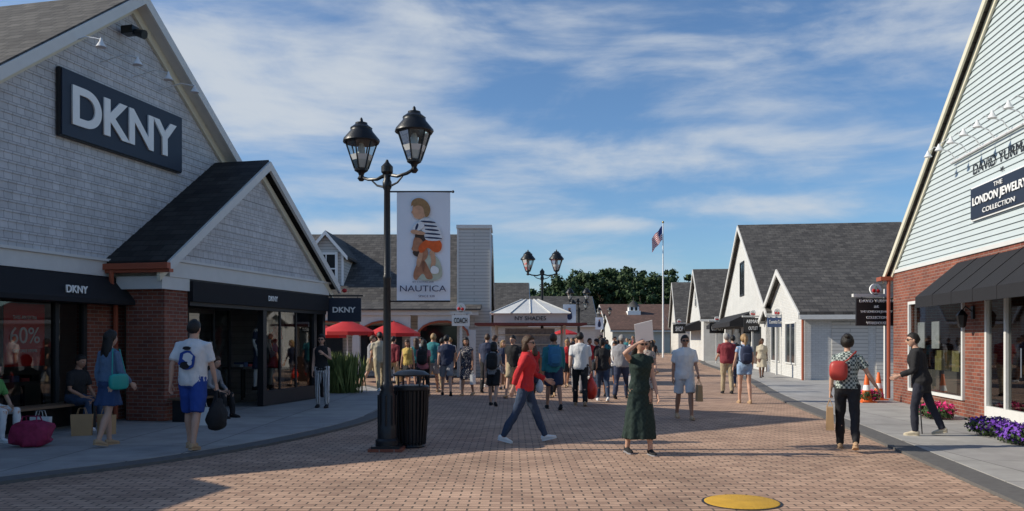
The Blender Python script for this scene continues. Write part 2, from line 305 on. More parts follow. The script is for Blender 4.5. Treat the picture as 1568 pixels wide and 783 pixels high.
pn,pf,pp,pz,pe=16.3,22.95,19.6,5.45,3.08; kk=(pz-pe)/(pp-pn); v=-1.15
g=MB(); fn=lambda z:(pp-(pz-z)/kk,pp+(pz-z)/kk*(pf-pp)/(pp-pn))
g.prism([(pn,v+.02,pe),(pf,v+.02,pe),(pp,v+.02,pz)],(0,.15,0),shing); lap(g,pe,pz,.13,fn,v+.02,shing,.018); g.obj('porch_gable',e)
g=MB(); roofslab(g,pp,pz+.2,pn-.35,pz+.2-kk*(pp-pn+.35),v-.22,.015,roofd,.12); roofslab(g,pp,pz+.2,pf+.35,pz+.2-kk*(pp-pn+.35),v-.22,.015,roofd,.12); g.obj('porch_roof',e)
g=MB(); zz=pz+.19-kk*(pp-pn+.35)
for ue in(pn-.35,pf+.35): rake(g,pp,pz+.18,ue,zz,v-.28,white,.2,.07); rake(g,pp,pz-.04,ue,zz-.2,v-.07,cream,.16,.07)
g.box(pn-.05,pf+.1,v-.06,v+.2,2.74,3.04,white); g.box(pn-.1,pf+.15,v-.1,v+.2,3.04,3.09,white); g.box(pn-.03,pn+.17,v+.2,.0,2.66,3.05,white)
g.box(pn-.25,pn+.6,v-.04,-.2,2.5,2.738,white)
g.obj('porch_trim',e)
g=MB(); g.box(pn-.46,pn-.36,v-.3,.0,2.86,2.97,copper); g.box(pn-.4,pn-.28,v-.3,.0,2.80,2.86,copper)
g.tube([(pn-.38,-.2,2.85),(pn-.38,-.2,2.62),(pn-.18,-.13,2.3),(pn-.18,-.13,.05)],.045,copper,8); g.obj('gutter',e)
g=MB(); g.box(pn+.62,pf,v-.03,v+.1,2.22,2.738,black); g.box(pn+.62,pf,v-.1,v-.03,2.30,2.7,awn)
g.box(pn-.1,pn+.62,v+.02,-.3,.012,2.5,brick)
g.box(19.75,19.9,v,v+.15,.012,2.22,black);g.box(22.3,22.45,v,v+.15,.012,2.22,black);g.box(22.8,22.95,v,v+.15,.012,2.22,black); g.box(19.9,22.3,v,v+.15,.012,.35,black)
g.box(pf-.1,pf,v+.16,0,.012,2.9,black)
for u in(17.0,17.95,18.05,19.0,19.65): g.box(u,u+.06,-.35,-.29,.012,2.22,black)
for u in(17.0,18.05): g.box(u+.06,u+.95,-.35,-.29,.012,.2,black); g.box(u+.06,u+.95,-.35,-.29,2.12,2.22,black); g.tube([(u+.8,-.4,.9),(u+.8,-.4,1.5)],.015,mat('steel',(.6,.6,.6),.3,1),6)
g.box(20.6,20.66,v+.05,v+.1,.35,2.22,black); g.box(21.4,21.46,v+.05,v+.1,.35,2.22,black)
g.obj('porch_front',e)
g=MB(); g.poly([(19.9,v+.07,.35),(22.3,v+.07,.35),(22.3,v+.07,2.22),(19.9,v+.07,2.22)],glass); g.poly([(17.05,-.32,.1),(19.65,-.32,.1),(19.65,-.32,2.2),(17.05,-.32,2.2)],glass); g.obj('porch_glass',e)
g=MB()
for u,vv,h in((17.6,1.5,.9),(19,2.2,.8),(20.6,1.2,.9),(12,.9,.7),(14.8,.9,.8),(21.8,.6,.85)):
    g.box(u-.5,u+.5,vv-.3,vv+.3,h-.06,h,interw)
    for a in(-.45,.4):
        for b in(-.25,.2): g.box(u+a,u+a+.05,vv+b,vv+b+.05,.012,h-.06,inter)
    for i in range(4): g.box(u-.42+i*.22,u-.25+i*.22,vv-.15,vv+.15,h,h+.06+.05*(i%2),mat('folded_%d'%i,[(.5,.5,.5),(.1,.15,.3),(.6,.1,.1),(.05,.05,.05)][i],.9))
g.obj('display_tables',e)
g=MB(); g.box(14.78,18.17,-.13,-.02,5.14,6.3,navy); g.box(14.76,18.19,-.10,-.02,5.12,6.32,black); g.obj('sign_board',e)
text('DKNY',2.95,.70,white_p,'sign_letters',e,(16.47,-.145,5.72),bold=.03,ext=.03)
text('DKNY',.5,.13,white_p,'canopy_letters',e,(14.75,-.46,2.42),bold=.02,ext=.02); 
text('DKNY',.42,.12,white_p,'canopy_letters',e,(20.0,v-.112,2.5),bold=.02)
g=MB(); lw=mat('lamp_white',(.7,.7,.7),.4,var=.02)
for u in(14.9,15.85,16.75,17.6):
    g.tube([(u+.0,-.02,6.75),(u,-.5,6.85),(u,-.8,6.78)],.012,lw,6); g.lathe((u,-.82,6.64),[(.09,0),(.03,.1),(.015,.16)],lw,10)
g.box(16.3,16.5,-.35,-.1,7.45,7.6,blackm); g.tube([(16.4,-.3,7.5),(16.4,-.55,7.42)],[.06,.09],blackm,10)
g.obj('sign_lights',e)
e2=empty('shop_wing',(-11.32,0,.05),rzL); g=MB(); g.box(-8,8.8,.1,10,0,3.5,wbrick); g.obj('walls',e2); g=MB(); g.prism([(-8.4,-.4,3.62),(-8.4,5,6.0),(-8.4,10.4,3.62),(-8.4,10.4,3.5),(-8.4,-.4,3.5)],(17.5,0,0),roofm); g.obj('roof',e2)
bn=empty('bench',(-11.32,0,.05),rzL); g=MB(); wood=mat('bench_wood',(.16,.1,.06),.6)
for i in range(4): g.box(12.2,15.3,-.55+i*.12,-.45+i*.12,.41,.45,wood)
for u in(12.4,13.75,15.05): g.box(u,u+.07,-.53,-.08,0.0,.41,black)
g.obj('seat',bn)
bn=empty('bench',(-11.32,0,.05),rzL); g=MB()
for i in range(3): g.box(16.1,17.5,-1.7+i*.15,-1.57+i*.15,.41,.45,wood)
for u in(16.2,17.3): g.box(u,u+.07,-1.68,-1.3,0.0,.41,black)
g.obj('seat',bn)
bs=empty('hanging_sign',(-4.52,22.2,0)); g=MB(); g.box(-.45,.45,-.03,.03,2.08,2.72,navy); g.box(-.5,.5,-.015,.015,2.76,2.8,blackm); g.box(-.62,-.58,-.02,.02,2.0,3.0,blackm)
for x in(-.35,.35): g.box(x,x+.015,-.008,.008,2.72,2.76,blackm)
g.sell((.0,0,2.92),(.07,.04,.06),mat('cherry_red',(.5,.02,.02),.4)); g.obj('board',bs); text('DKNY',.62,.15,white_p,'letters',bs,(0,-.04,2.4),bold=.03)
# ---------------------------------------------------------------- right jewellery store
rzR=math.atan2(-.9903,-.1386)
e=empty('jewellery_store',(6.76,0,.05),rzR); RS=e
uc=-21.1; kr=.775; rp=-13.1; zr=3.25; zpk=zr+(rp-uc)*kr; ue=rp+(rp-uc)
g=MB(); gr=lambda z:(rp-(zpk-z)/kr,rp+(zpk-z)/kr)
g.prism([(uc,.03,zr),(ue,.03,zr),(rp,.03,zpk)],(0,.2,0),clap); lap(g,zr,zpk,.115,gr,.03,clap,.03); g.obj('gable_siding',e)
g=MB()
def wallopen(mb,u0,u1,z0,z1,ops,v0,v1,m):
    u=u0
    for (a,b,c,d) in ops:
        mb.box(u,a,v0,v1,z0,z1,m)
        if c>z0: mb.box(a,b,v0,v1,z0,c,m)
        if d<z1: mb.box(a,b,v0,v1,d,z1,m)
        u=b
    mb.box(u,u1,v0,v1,z0,z1,m)
wallopen(g,uc,ue,0,zr,[(-19.8,-16.7,.4,2.38),(-15.7,-12.3,.0,2.5),(-11.2,-8.2,.4,2.38)],0,.22,brick)
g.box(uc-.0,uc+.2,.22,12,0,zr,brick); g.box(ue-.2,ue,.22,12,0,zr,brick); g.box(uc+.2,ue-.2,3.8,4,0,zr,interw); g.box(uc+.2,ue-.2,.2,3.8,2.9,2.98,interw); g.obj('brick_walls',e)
g=MB(); g.box(uc,ue,-.0,4,-.04,.01,mat('tile_floor',(.3,.27,.22),.3)); g.obj('floor',e)
g=MB()
for s in(-1,1): roofslab(g,rp,zpk+.2,rp+s*8.35,zpk+.2-8.35*kr,-.13,12,roofm,.1)
g.obj('roof',e)
g=MB()
for s in(-1,1):
    rake(g,rp,zpk+.19,rp+s*8.35,zpk+.19-8.35*kr,-.17,cream,.16,.04); rake(g,rp,zpk+.05,rp+s*8.2,zpk+.05-8.2*kr,-.04,cream,.16,.04)
g.box(uc,ue,-.03,0.0,zr-.03,zr+.05,white); g.box(uc-.4,uc,-.3,.5,zr-.2,zr-.1,copper)
g.tube([(uc-.05,-.1,zr-.15),(uc-.05,-.1,.05)],.045,copper,8)
window(e,g,-19.8,-16.7,.4,2.38,0.03,white,glass,1,1,.07,dark=False,dep=.08); window(e,g,-11.2,-8.2,.4,2.38,.03,white,glass,1,1,.07,dark=False,dep=.08)
for u in(-15.7,-14.9,-14.02,-13.94,-13.1,-12.38): g.box(u,u+.08,-.01,.08,.02,2.5,white)
for a,b in((-15.62,-14.9),(-14.82,-14.02),(-13.86,-13.1),(-13.02,-12.38)): g.box(a,b,-.01,.08,.02,.3,white); g.box(a,b,-.01,.08,2.4,2.5,white)
g.tube([(-14.12,-.06,.9),(-14.12,-.06,1.4)],.014,mat('steel',(.6,.6,.6),.3,1),6)
g.obj('trim_and_frames',e)
g=MB()
for a,b,c,d in((-19.8,-16.7,.4,2.38),(-15.6,-12.4,.3,2.4),(-11.2,-8.2,.4,2.38)): g.poly([(a,.04,c),(b,.04,c),(b,.04,d),(a,.04,d)],glass)
g.obj('glass',e)
g=MB(); g.prism([(-17.0,0,3.12),(-17.0,-.82,2.42),(-17,-.82,2.2),(-17,-.79,2.2),(-17,-.79,2.40),(-17,0,3.0)],(7.5,0,0),awn)
g.prism([(-17.0,0,3.1),(-17,-.8,2.42),(-17,-.0,2.42)],(.02,0,0),awn)
for i in range(1,8):
    u=-17+i*.94; g.prism([(u,-.0,3.135),(u,-.825,2.43),(u,-.825,2.2),(u,-.82,2.2),(u,-.81,2.42),(u,0,3.12)],(.02,0,0),awn)
g.obj('awning',e)
g=MB(); g.box(-16.2,-13.75,-.06,.0,3.88,4.47,navy); g.box(-16.23,-13.72,-.04,-.005,3.85,4.50,white_p); g.obj('sign_board',e)
text('THE',.35,.08,white_p,'sign_letters',e,(-14.97,-.075,4.38)); text('LONDON JEWELRY',2.2,.2,white_p,'sign_letters',e,(-14.97,-.075,4.18),bold=.02); text('COLLECTION',1.3,.09,white_p,'sign_letters',e,(-14.97,-.075,3.98))
text('DAVID YURMAN',2.5,.2,black,'sign_letters',e,(-14.97,-.008,4.86),ext=.006); text('at',.13,.08,black,'sign_letters',e,(-14.97,-.008,4.63),ext=.006)
g=MB()
for i in range(7):
    u=-17.0+i*.6; g.tube([(u,-.02,5.2),(u,-.15,5.4),(u,-.45,5.5),(u,-.55,5.42)],.01,lw,6); g.lathe((u,-.57,5.3),[(.08,0),(.035,.08),(.015,.13)],lw,10)
g.tube([(-17.2,-.05,5.2),(-13,-.05,5.2)],.02,lw,6)
g.obj('sign_lights',e)
def wall_lantern(u):
    g=MB(); g.box(u-.05,u+.05,-.04,0,1.95,2.2,blackm); g.tube([(u,-.04,2.1),(u,-.16,2.2),(u,-.22,2.1)],.014,blackm,6)
    g.lathe((u,-.22,1.78),[(.04,0),(.07,.03),(.1,.22),(.11,.24),(.05,.32),(.01,.36)],blackm,6); g.obj('wall_lantern',RS)
wall_lantern(-16.2); wall_lantern(-11.8)
g=MB()
for u in(-19.2,-18.2,-17.3): g.box(u-.35,u+.35,.3,.7,.0,.85,interw); g.box(u-.2,u+.2,.4,.6,.85,1.3,mat('display_art',(.35,.3,.12),.6,var=.6,vs=14))
for u in(-19.5,-18.6): g.box(u-.2,u+.25,.12,.14,1.35,1.95,mat('poster_light',(.6,.6,.62),.6,var=.4,vs=5))
g.obj('window_display',e)
# ---------------------------------------------------------------- background buildings
e=gable_house('white_brick_shop',(6.76,0,.05),rzR,-40.5,-31.7,9,2.62,4.5,wbrick)
g=MB(); g.tube([(-31.6,-.08,2.5),(-31.6,-.08,.0)],.05,copper,8); 
for i in range(4): g.box(-31.72,-31.66,1.0+i*1.6,2.3+i*1.6,.05,2.2,clapw)
window(e,g,-38.8,-36.8,.6,2.2,0,white,glass,2,1); window(e,g,-35.3,-33.3,.6,2.2,0,white,glass,2,1); g.obj('doors_and_windows',e)
e=gable_house('gabled_shop',(6.76,0,.05),rzR,-58.5,-39.2,8.6,2.95,8.15,wbrick)
g=MB(); window(e,g,-49.5,-48,4.2,6.0,0,black,glass,2,2,.1); g.prism([(-57,-.02,3.1),(-57,-1.3,2.5),(-57,-1.3,2.25),(-57,-.02,2.25)],(13,0,0),awn)
for u in(-56,-52,-48,-44.5): g.box(u,u+2.6,-.05,-.01,.3,2.2,wdark)
g.obj('awning_and_windows',e)
e=gable_house('gabled_shop',(13.6,58,.05),rzR,-14,-1,9,3.2,7.0,wbrick); g=MB(); g.prism([(-13,-.02,3.0),(-13,-1.2,2.5),(-13,-1.2,2.25),(-13,-.02,2.25)],(10,0,0),awn); window(e,g,-8.3,-6.7,4.2,5.4,0,white,glass); g.obj('awning_and_windows',e)
e=gable_house('gabled_shop',(15.8,78,0),rzR,-14,-1,9,3.2,7.4,clapw)
e=gable_house('arcade_shop',(-1.3,36,.004),math.pi/2,0,14,15,2.85,6.95,clapw)
g=MB()
dx0,dx1=6.45,8.05
g.box(1.9,6.2,dx0,dx1,3.7,5.6,clapw); g.prism([(1.9,dx0,5.6),(1.9,dx1,5.6),(1.9,(dx0+dx1)/2,6.45)],(4.4,0,0),clapw)
dm=(dx0+dx1)/2
for q in(dx0-.22,dx1+.22):
    g.prism([(1.68,q,5.42),(1.68,dm,6.6),(1.68,dm,6.48),(1.68,q,5.30)],(4.8,0,0),roofm); g.prism([(1.63,q,5.41),(1.63,dm,6.59),(1.63,dm,6.40),(1.63,q,5.22)],(.045,0,0),white_p)
g.box(1.85,1.897,dx0+.38,dx1-.38,4.2,5.5,wdark); g.box(1.80,1.88,dx0+.26,dx0+.38,4.1,5.62,white_p); g.box(1.80,1.88,dx1-.38,dx1-.26,4.1,5.62,white_p)
g.box(1.80,1.88,dx0+.38,dx1-.38,4.1,4.2,white_p); g.box(1.80,1.88,dx0+.38,dx1-.38,5.5,5.6,white_p); g.box(1.82,1.848,dx0+.38,dx1-.38,4.82,4.88,white_p); g.box(1.82,1.846,dm-.025,dm+.025,4.2,5.5,white_p)
for q in(dx0,dx1-.1): g.box(1.86,1.90,q,q+.1,3.7,5.6,white_p)
g.obj('dormer',e)
g=MB(); 
for i in range(6):
    x=.2+i*2.4; g.box(-2.0,-1.75,x,x+.3,0,2.0,white)
    if i<5:
        n=9; o=[(-1.95,x+.3,2.6),(-1.95,x+2.4,2.6)]+[(-1.95,x+1.35+1.05*math.cos(math.pi*k/n),1.75+.6*math.sin(math.pi*k/n)) for k in range(n+1)]
        g.prism(o,(.15,0,0),white)
        g.tube([(-1.99,x+1.35+1.05*math.cos(math.pi*k/n),1.75+.6*math.sin(math.pi*k/n)) for k in range(n+1)],.05,copper,6)
g.box(-2.05,-1.7,.1,12.6,2.6,2.8,white); g.prism([(-2.2,-.0,2.8),(-2.2,0,2.86),(.1,0,3.25),(.1,0,3.0)],(0,12.8,0),roofm)
for i in range(5): g.box(-.06,-.01,.9+i*2.6,2.7+i*2.6,.3,2.2,wdark)
g.obj('arcade',e)
e=empty('siding_tower',(-1.62,35.2,0)); g=MB(); g.box(-.7,.7,0,1.6,0,6.35,clapw); g.box(-.76,.76,-.06,1.66,6.35,6.5,white); g.box(-.73,-.66,-.03,.04,0,6.35,white); g.box(.66,.73,-.03,.04,0,6.35,white); g.obj('walls',e)
e=gable_house('far_shop',(1.0,56,0),math.pi/2,0,11,9,2.9,5.7,clapw)
e=gable_house('far_shop',(8.5,84,0),math.pi/2,0,12,9,3.2,6.2,clapw)
rroof=brickmat('brown_shingle_roof',(.15,.085,.065),(.11,.065,.05),(.05,.04,.035),.33,.15,.01,'yz',var=.2)
e=gable_house('far_hall',(27,112,0),math.pi/2,0,16,14,3.6,6.6,brick,rroof)
e=gable_house('far_hall',(19.2,100,0),math.pi/2,0,10,7,2.8,4.6,clapw,rroof)
e=empty('white_cupola',(17.1,116,0)); g=MB(); g.box(-.9,.9,-.9,.9,4,5.6,white_p); g.box(-.7,.7,-.7,.7,5.6,6.2,white_p)
for q in(-.45,.15): g.box(q,q+.3,-.74,-.71,5.65,6.15,wdark)
g.lathe((0,0,6.2),[(.95,0),(.5,.5),(.05,.9),(.03,1.4)],roofm,8); g.box(-6,6,-.5,6,0,4.2,clapw); g.prism([(-6.5,-1,4.0),(-6.5,3,5.3),(-6.5,7,4.0)],(13,0,0),roofm); g.obj('cupola',e)
for i,(x,y,h,l) in enumerate([(2,96,3.6,9),(-6,60,3.4,6)]): gable_house('far_shop',(x,y,0),math.pi/2,0,9,l,2.8,h+1.6,clapw)
# ---------------------------------------------------------------- kiosk
e=empty('sunglasses_kiosk',(.65,30,0)); g=MB(); dr=mat('dark_red_canopy',(.16,.035,.03),.6); kw=mat('kiosk_cream',(.62,.58,.5),.5)
g.box(-1.3,1.3,-.9,.9,0,.95,mat('kiosk_wood',(.2,.11,.06),.5))
for x in(-1.25,1.17):
    for y in(-.85,.77): g.box(x,x+.08,y,y+.08,.95,2.1,kw)
for i in range(3): g.box(-1.2,1.2,-.2+.0*i,.2,1.05+i*.35,1.09+i*.35,kw)
g.box(-.9,.9,-.1,.1,.95,2.0,mat('kiosk_panel',(.3,.3,.32),.4,var=.6,vs=12))
g.prism([(-1.95,-1.5,2.1),(1.95,-1.5,2.1),(1.95,1.5,2.1),(-1.95,1.5,2.1)],(0,0,.08),dr)
g.box(-1.3,1.3,-1.0,1.0,2.18,2.52,kw)
mp=mat('metal_pale_roof',(.68,.70,.70),.35,metal=.1); A=[(-1.42,-1.1,2.52),(1.42,-1.1,2.52),(1.42,1.1,2.52),(-1.42,1.1,2.52)]; B=[(-.28,-.15,3.05),(.28,-.15,3.05),(.28,.15,3.05),(-.28,.15,3.05)]
g.add(A+B,[(0,1,5,4),(1,2,6,5),(2,3,7,6),(3,0,4,7),(4,5,6,7),(3,2,1,0)],mp)
for k in range(5):
    t=k/4; a=V(A[0]).lerp(V(A[1]),t); b=V(B[0]).lerp(V(B[1]),t); g.tube([a+V((0,-.01,.01)),b+V((0,-.01,.01))],.02,white,5)
g.obj('structure',e); text('NY SHADES',1.1,.14,black,'letters',e,(0,-1.015,2.35))
# ---------------------------------------------------------------- street lamps
frost=mat('frosted_lamp_glass',(.55,.56,.55),.3,var=.15,vs=3); bulbg=glassmat('lantern_glass',(.8,.85,.85),ior=1.5)
def street_lamp(x,y,ang=-35,z=0,banner=None,sc=1):
    e=empty('street_lamp',(x,y,z)); g=MB()
    g.box(-.24,.24,-.24,.24,-.0,.045,brick); g.box(-.2,.2,-.2,.2,.045,.08,blackm)
    g.lathe((0,0,.05),[(.17,.03),(.17,.1),(.14,.13),(.14,.3),(.12,.34),(.12,.75),(.09,.82),(.1,.86),(.075,.92),(.06,.96),(.052,2.4),(.06,2.42),(.06,2.46),(.05,2.48),(.045,3.7),(.065,3.74),(.065,3.82),(.05,3.85),(.05,3.92),(.085,3.96),(.085,4.04),(.03,4.1),(.015,4.14)],blackm,16)
    for k in range(8): w=k*math.pi/4; g.tube([(.125*math.cos(w),.125*math.sin(w),.36),(.125*math.cos(w),.125*math.sin(w),.8)],.016,blackm,5)
    A=math.radians(ang); L=.52
    for s in(-1,1):
        d=V((math.cos(A)*s,math.sin(A)*s,0))
        P=lambda r,zz: tuple(d*r+V((0,0,zz)))
        g.tube([P(.05,3.97),(P(.2,3.93)),P(.38,3.95),P(.5,3.99),P(L,4.0)],[.028,.024,.024,.024,.026],blackm,8)
        g.tube([P(.05,3.8),P(.2,3.84),P(.3,3.92)],[.018,.015,.012],blackm,6)
        c=d*L
        g.lathe((c.x,c.y,3.94),[(.03,0),(.06,.04),(.035,.08),(.05,.12),(.1,.15),(.105,.18)],blackm,8)
        n=6; r0,r1,z0,z1=.10,.235,4.12,4.52
        for k in range(n):
            w=k*2*math.pi/n+.3; w2=(k+1)*2*math.pi/n+.3
            p=lambda w,r,zz:(c.x+r*math.cos(w),c.y+r*math.sin(w),zz)
            g.tube([p(w,r0,z0),p(w,r1,z1)],.012,blackm,5); g.poly([p(w,r0*.97,z0),p(w2,r0*.97,z0),p(w2,r1*.97,z1),p(w,r1*.97,z1)],bulbg)
            g.poly([p(w,r0*.9,z0+.01),p(w2,r0*.9,z0+.01),p(w2,r1*.72,z0+.2),p(w,r1*.72,z0+.2)],frost)
        g.lathe((c.x,c.y,4.12),[(.04,0),(.06,.1),(.055,.3),(.02,.4)],frost,10)
        g.lathe((c.x,c.y,4.5),[(.26,0),(.275,.02),(.27,.05),(.17,.17),(.16,.2),(.165,.22),(.11,.26),(.09,.28),(.09,.30),(.03,.31),(.02,.36),(.005,.38)],blackm,12)
    g.obj('post',e)
    return e
L0=street_lamp(-1.8,11.86)
def banner(e,x0,x1,z0,z1,text_=True):
    bw=mat('banner_vinyl',(.74,.80,.87),.55,var=.10,vs=2,bump=.1,bs=5); g=MB()
    g.tube([(0.04,0,z1+.01),(x1+.03,0,z1+.01)],.012,blackm,8); g.tube([(0.04,0,z0-.01),(x1-.0,0,z0-.01)],.012,blackm,8); g.sell((x1+.04,0,z1+.01),(.02,.02,.02),blackm)
    n=16
    for i in range(n):
        for j in range(10):
            def q(a,b):
                zz=z0+(z1-z0)*a/n; xx=x0+(x1-x0)*b/10; return (xx,.012*math.sin(a/n*5)*math.sin(b/10*3.1),zz)
            g.poly([q(i,j),q(i,j+1),q(i+1,j+1),q(i+1,j)],bw)
    g.obj('banner_cloth',e)
    g=MB(); W=x1-x0;H=z1-z0; cnt=[0]
    skin=mat('print_skin',(.42,.2,.11),.6,var=.45,vs=16); skl=mat('print_skin_light',(.58,.33,.2),.6,var=.35,vs=16); hair=mat('print_hair',(.05,.03,.02),.6,var=.5,vs=30); blond=mat('print_blond',(.32,.19,.08),.6,var=.5,vs=40); org=mat('print_orange',(.7,.12,.02),.6,var=.35,vs=14)
    nv=mat('print_navy',(.02,.03,.08),.6); wh=mat('print_white',(.72,.75,.76),.6,var=.2,vs=16); gn=mat('print_green',(.48,.53,.42),.6,var=.3,vs=12); shd=mat('print_brown',(.2,.09,.05),.6,var=.3,vs=16)
    # outline points are fractions of the banner: x 0..1, y 0..1
    def shp(pts,m,it=2):
        p=[V(q) for q in pts]
        for _ in range(it):
            q=[]
            for a,b in zip(p,p[1:]+p[:1]): q+=[a*.75+b*.25,a*.25+b*.75]
            p=q
        cnt[0]+=1; y=-.016-.0012*cnt[0]; g.poly([(x0+W*a.x,y,z0+H*a.y) for a in p],m)
    if text_:
        # father: back / shoulder in pale shirt, arm, neck, head in profile facing left
        shp([(.36,.20),(.42,.36),(.55,.43),(.74,.42),(.84,.33),(.86,.20),(.6,.18)],gn)
        shp([(.30,.22),(.34,.30),(.44,.40),(.52,.38),(.62,.28),(.70,.20),(.56,.19),(.5,.26),(.42,.22),(.36,.18)],skin)
        shp([(.40,.36),(.40,.44),(.56,.50),(.60,.42),(.52,.36)],skin)
        shp([(.30,.50),(.27,.475),(.31,.46),(.29,.44),(.36,.41),(.50,.43),(.55,.52),(.50,.60),(.36,.60),(.31,.56)],skin)
        shp([(.29,.45),(.33,.41),(.44,.40),(.50,.45),(.46,.48),(.40,.45),(.33,.46)],hair); shp([(.33,.58),(.36,.63),(.48,.64),(.58,.58),(.57,.48),(.51,.46),(.50,.54),(.44,.58)],hair)
        # child: orange shorts, legs, striped jumper, arms, head
        shp([(.40,.42),(.36,.34),(.40,.30),(.45,.33),(.50,.44),(.46,.48)],skl); shp([(.70,.47),(.74,.36),(.70,.29),(.64,.28),(.63,.33),(.66,.36),(.60,.46)],skl)
        shp([(.42,.44),(.40,.50),(.56,.57),(.78,.57),(.86,.52),(.82,.45),(.70,.44),(.58,.50),(.50,.44)],org)
        st=[(.86,.55),(.84,.63),(.76,.71),(.60,.76),(.46,.76),(.40,.72),(.46,.66),(.52,.60),(.54,.55)]
        shp(st,wh)
        for k in range(5):
            z_=.575+.037*k; sk_=.012; a=.53-.02*k if k>2 else .53; b=.845-.03*k
            shp([(a,z_),(a,z_+.016),(b,z_+.016-sk_),(b,z_-sk_)],nv,1)
        shp([(.46,.74),(.34,.70),(.28,.65),(.33,.62),(.44,.65),(.54,.68)],wh); shp([(.38,.715),(.34,.655),(.375,.645),(.42,.70)],nv,1)
        shp([(.33,.655),(.26,.645),(.27,.62),(.36,.61),(.52,.60),(.54,.63),(.44,.64)],skl)
        shp([(.30,.83),(.27,.81),(.31,.795),(.32,.765),(.42,.745),(.54,.77),(.56,.84),(.50,.89),(.34,.90),(.30,.87)],skl)
        shp([(.27,.86),(.28,.92),(.40,.95),(.54,.93),(.64,.86),(.62,.79),(.55,.76),(.52,.80),(.50,.86),(.40,.88),(.33,.86),(.30,.88)],blond)
        shp([(.50,.24),(.54,.34),(.50,.38),(.47,.33)],shd); shp([(.66,.33),(.80,.30),(.78,.24),(.62,.25)],wh)
    else: shp([(.3,.2),(.35,.6),(.45,.7),(.6,.7),(.7,.5),(.7,.2)],nv); shp([(.4,.7),(.4,.82),(.6,.82),(.6,.7)],skin)
    g.obj('banner_print',e)
    if text_:
        text('NAUTICA',W*.86,.085,nv,'banner_text',e,((x0+x1)/2,-.06,z0+H*.11)); text('NEW IN CLOTHING SHOES',W*.4,.018,nv,'banner_text',e,((x0+x1)/2,-.06,z0+H*.17))
        text('SPACE 220',W*.3,.03,nv,'banner_text',e,((x0+x1)/2+.05,-.06,z0+H*.04))
banner(L0,.14,.91,2.16,3.72)
L1=street_lamp(1.1,30,-5); 
L2=street_lamp(4.15,51.6,-5); banner(L2,-.95,-.14,2.6,3.8,False); L3=street_lamp(9.2,82,-5); banner(L3,-.9,-.1,2.6,3.8,False)
street_lamp(5.4,66,-5)
e=empty('trash_can',(-1.5,12.25,0)); g=MB(); g.lathe((0,0,0),[(.2,0),(.21,.02),(.19,.06)],blackm,20)
for k in range(24):
    w=k*math.pi/12; c,s_=math.cos(w),math.sin(w); g.tube([(.2*c,.2*s_,.05),(.235*c,.235*s_,.5),(.245*c,.245*s_,.86)],(.018),blackm,4)
g.lathe((0,0,.06),[(.17,0),(.2,.02),(.22,.8)],black,16); g.lathe((0,0,.84),[(.25,0),(.27,.02),(.27,.06),(.25,.08)],blackm,20)
for k in range(4): w=k*math.pi/2+.7; g.tube([(.22*math.cos(w),.22*math.sin(w),.9),(.22*math.cos(w),.22*math.sin(w),1.08)],.014,blackm,6)
g.lathe((0,0,1.06),[(.27,0),(.275,.02),(.2,.07),(.05,.09),(.0,.095)],blackm,20); g.obj('bin',e)
e=empty('flagpole',(13.4,73,0)); g=MB(); g.tube([(0,0,0),(0,0,11.9)],[.09,.04],white_p,10); g.sell((0,0,12),(.1,.1,.1),mat('gold',(.5,.35,.1),.3,1)); g.obj('pole',e)
g=MB(); fr,fw,fb=mat('flag_red',(.5,.03,.04),.8),mat('flag_white',(.75,.75,.75),.8),mat('flag_blue',(.03,.05,.2),.8)
for i in range(13):
    for j in range(8):
        def q(a,b):
            u=b/8*1.5; return (-.06-u*.62+.0*a,.12*math.sin(b*1.1+a*.25),11.7-a*.095-u*.75+.05*math.sin(b*1.4))
        g.poly([q(i,j),q(i,j+1),q(i+1,j+1),q(i+1,j)],fb if (i<7 and j<3) else (fr if i%2==0 else fw))
g.obj('flag',e)
def umbrella(x,y,r,h,m):
    e=empty('patio_umbrella',(x,y,0)); g=MB(); g.tube([(0,0,0),(0,0,h)],.022,lw,8); g.lathe((0,0,0),[(.25,0),(.25,.06),(.05,.1)],black,12)
    g.lathe((0,0,h-.42),[(r,-.12),(r,0),(r*.55,.22),(.02,.42),(.01,.46)],m,8,.2); g.obj('umbrella',e)
ur=mat('umbrella_red',(.5,.025,.025),.7)
umbrella(-5.9,29.5,1.0,2.3,ur); umbrella(-4.3,30,.95,2.25,ur); umbrella(-7.2,31,.95,2.2,ur); umbrella(5,78,1.3,2.6,ur)
def post_sign(x,y,w,h,zc,lines,bm,tm,postside=0,circ=True):
    e=empty('shop_sign',(x,y,0)); g=MB(); px=postside*(w/2+.02)
    g.box(px-.04,px+.04,.05,.13,0,zc+h/2+.25,white); g.box(-w/2-.06,w/2+.06,.0,.12,zc+h/2+.04,zc+h/2+.12,white); g.box(-w/2,w/2,-.03,.03,zc-h/2,zc+h/2,bm)
    for s in(-1,1): g.box(s*w*.35-.01,s*w*.35+.01,-.01,.01,zc+h/2,zc+h/2+.04,blackm)
    if circ:
        c=zc+h/2+.24; g.tube([(0,-.0,c),(0,.06,c)],.15,white_p,20); cr=mat('cherry_red',(.5,.02,.02),.4); g.sell((-.055,-.02,c-.04),(.05,.02,.05),cr); g.sell((.055,-.02,c-.05),(.05,.02,.05),cr); g.tube([(-.05,-.02,c-.02),(0,-.02,c+.08),(.05,-.02,c-.02)],.008,mat('leafy',(.05,.2,.04),.6),5)
    g.obj('board',e)
    n=len(lines)
    for i,(t,f) in enumerate(lines): text(t,w*f,h*.5/n,tm,'letters',e,(0,-.042,zc+h*.5-h*(i+.5)/n),bold=.02)
post_sign(9.55,21.6,1.05,.72,2.32,[('DAVID YURMAN',.85),('at',.12),('THE LONDON JEWELRY',.8),('COLLECTION',.5),('WAREHOUSE',.5)],black,white_p,.55)
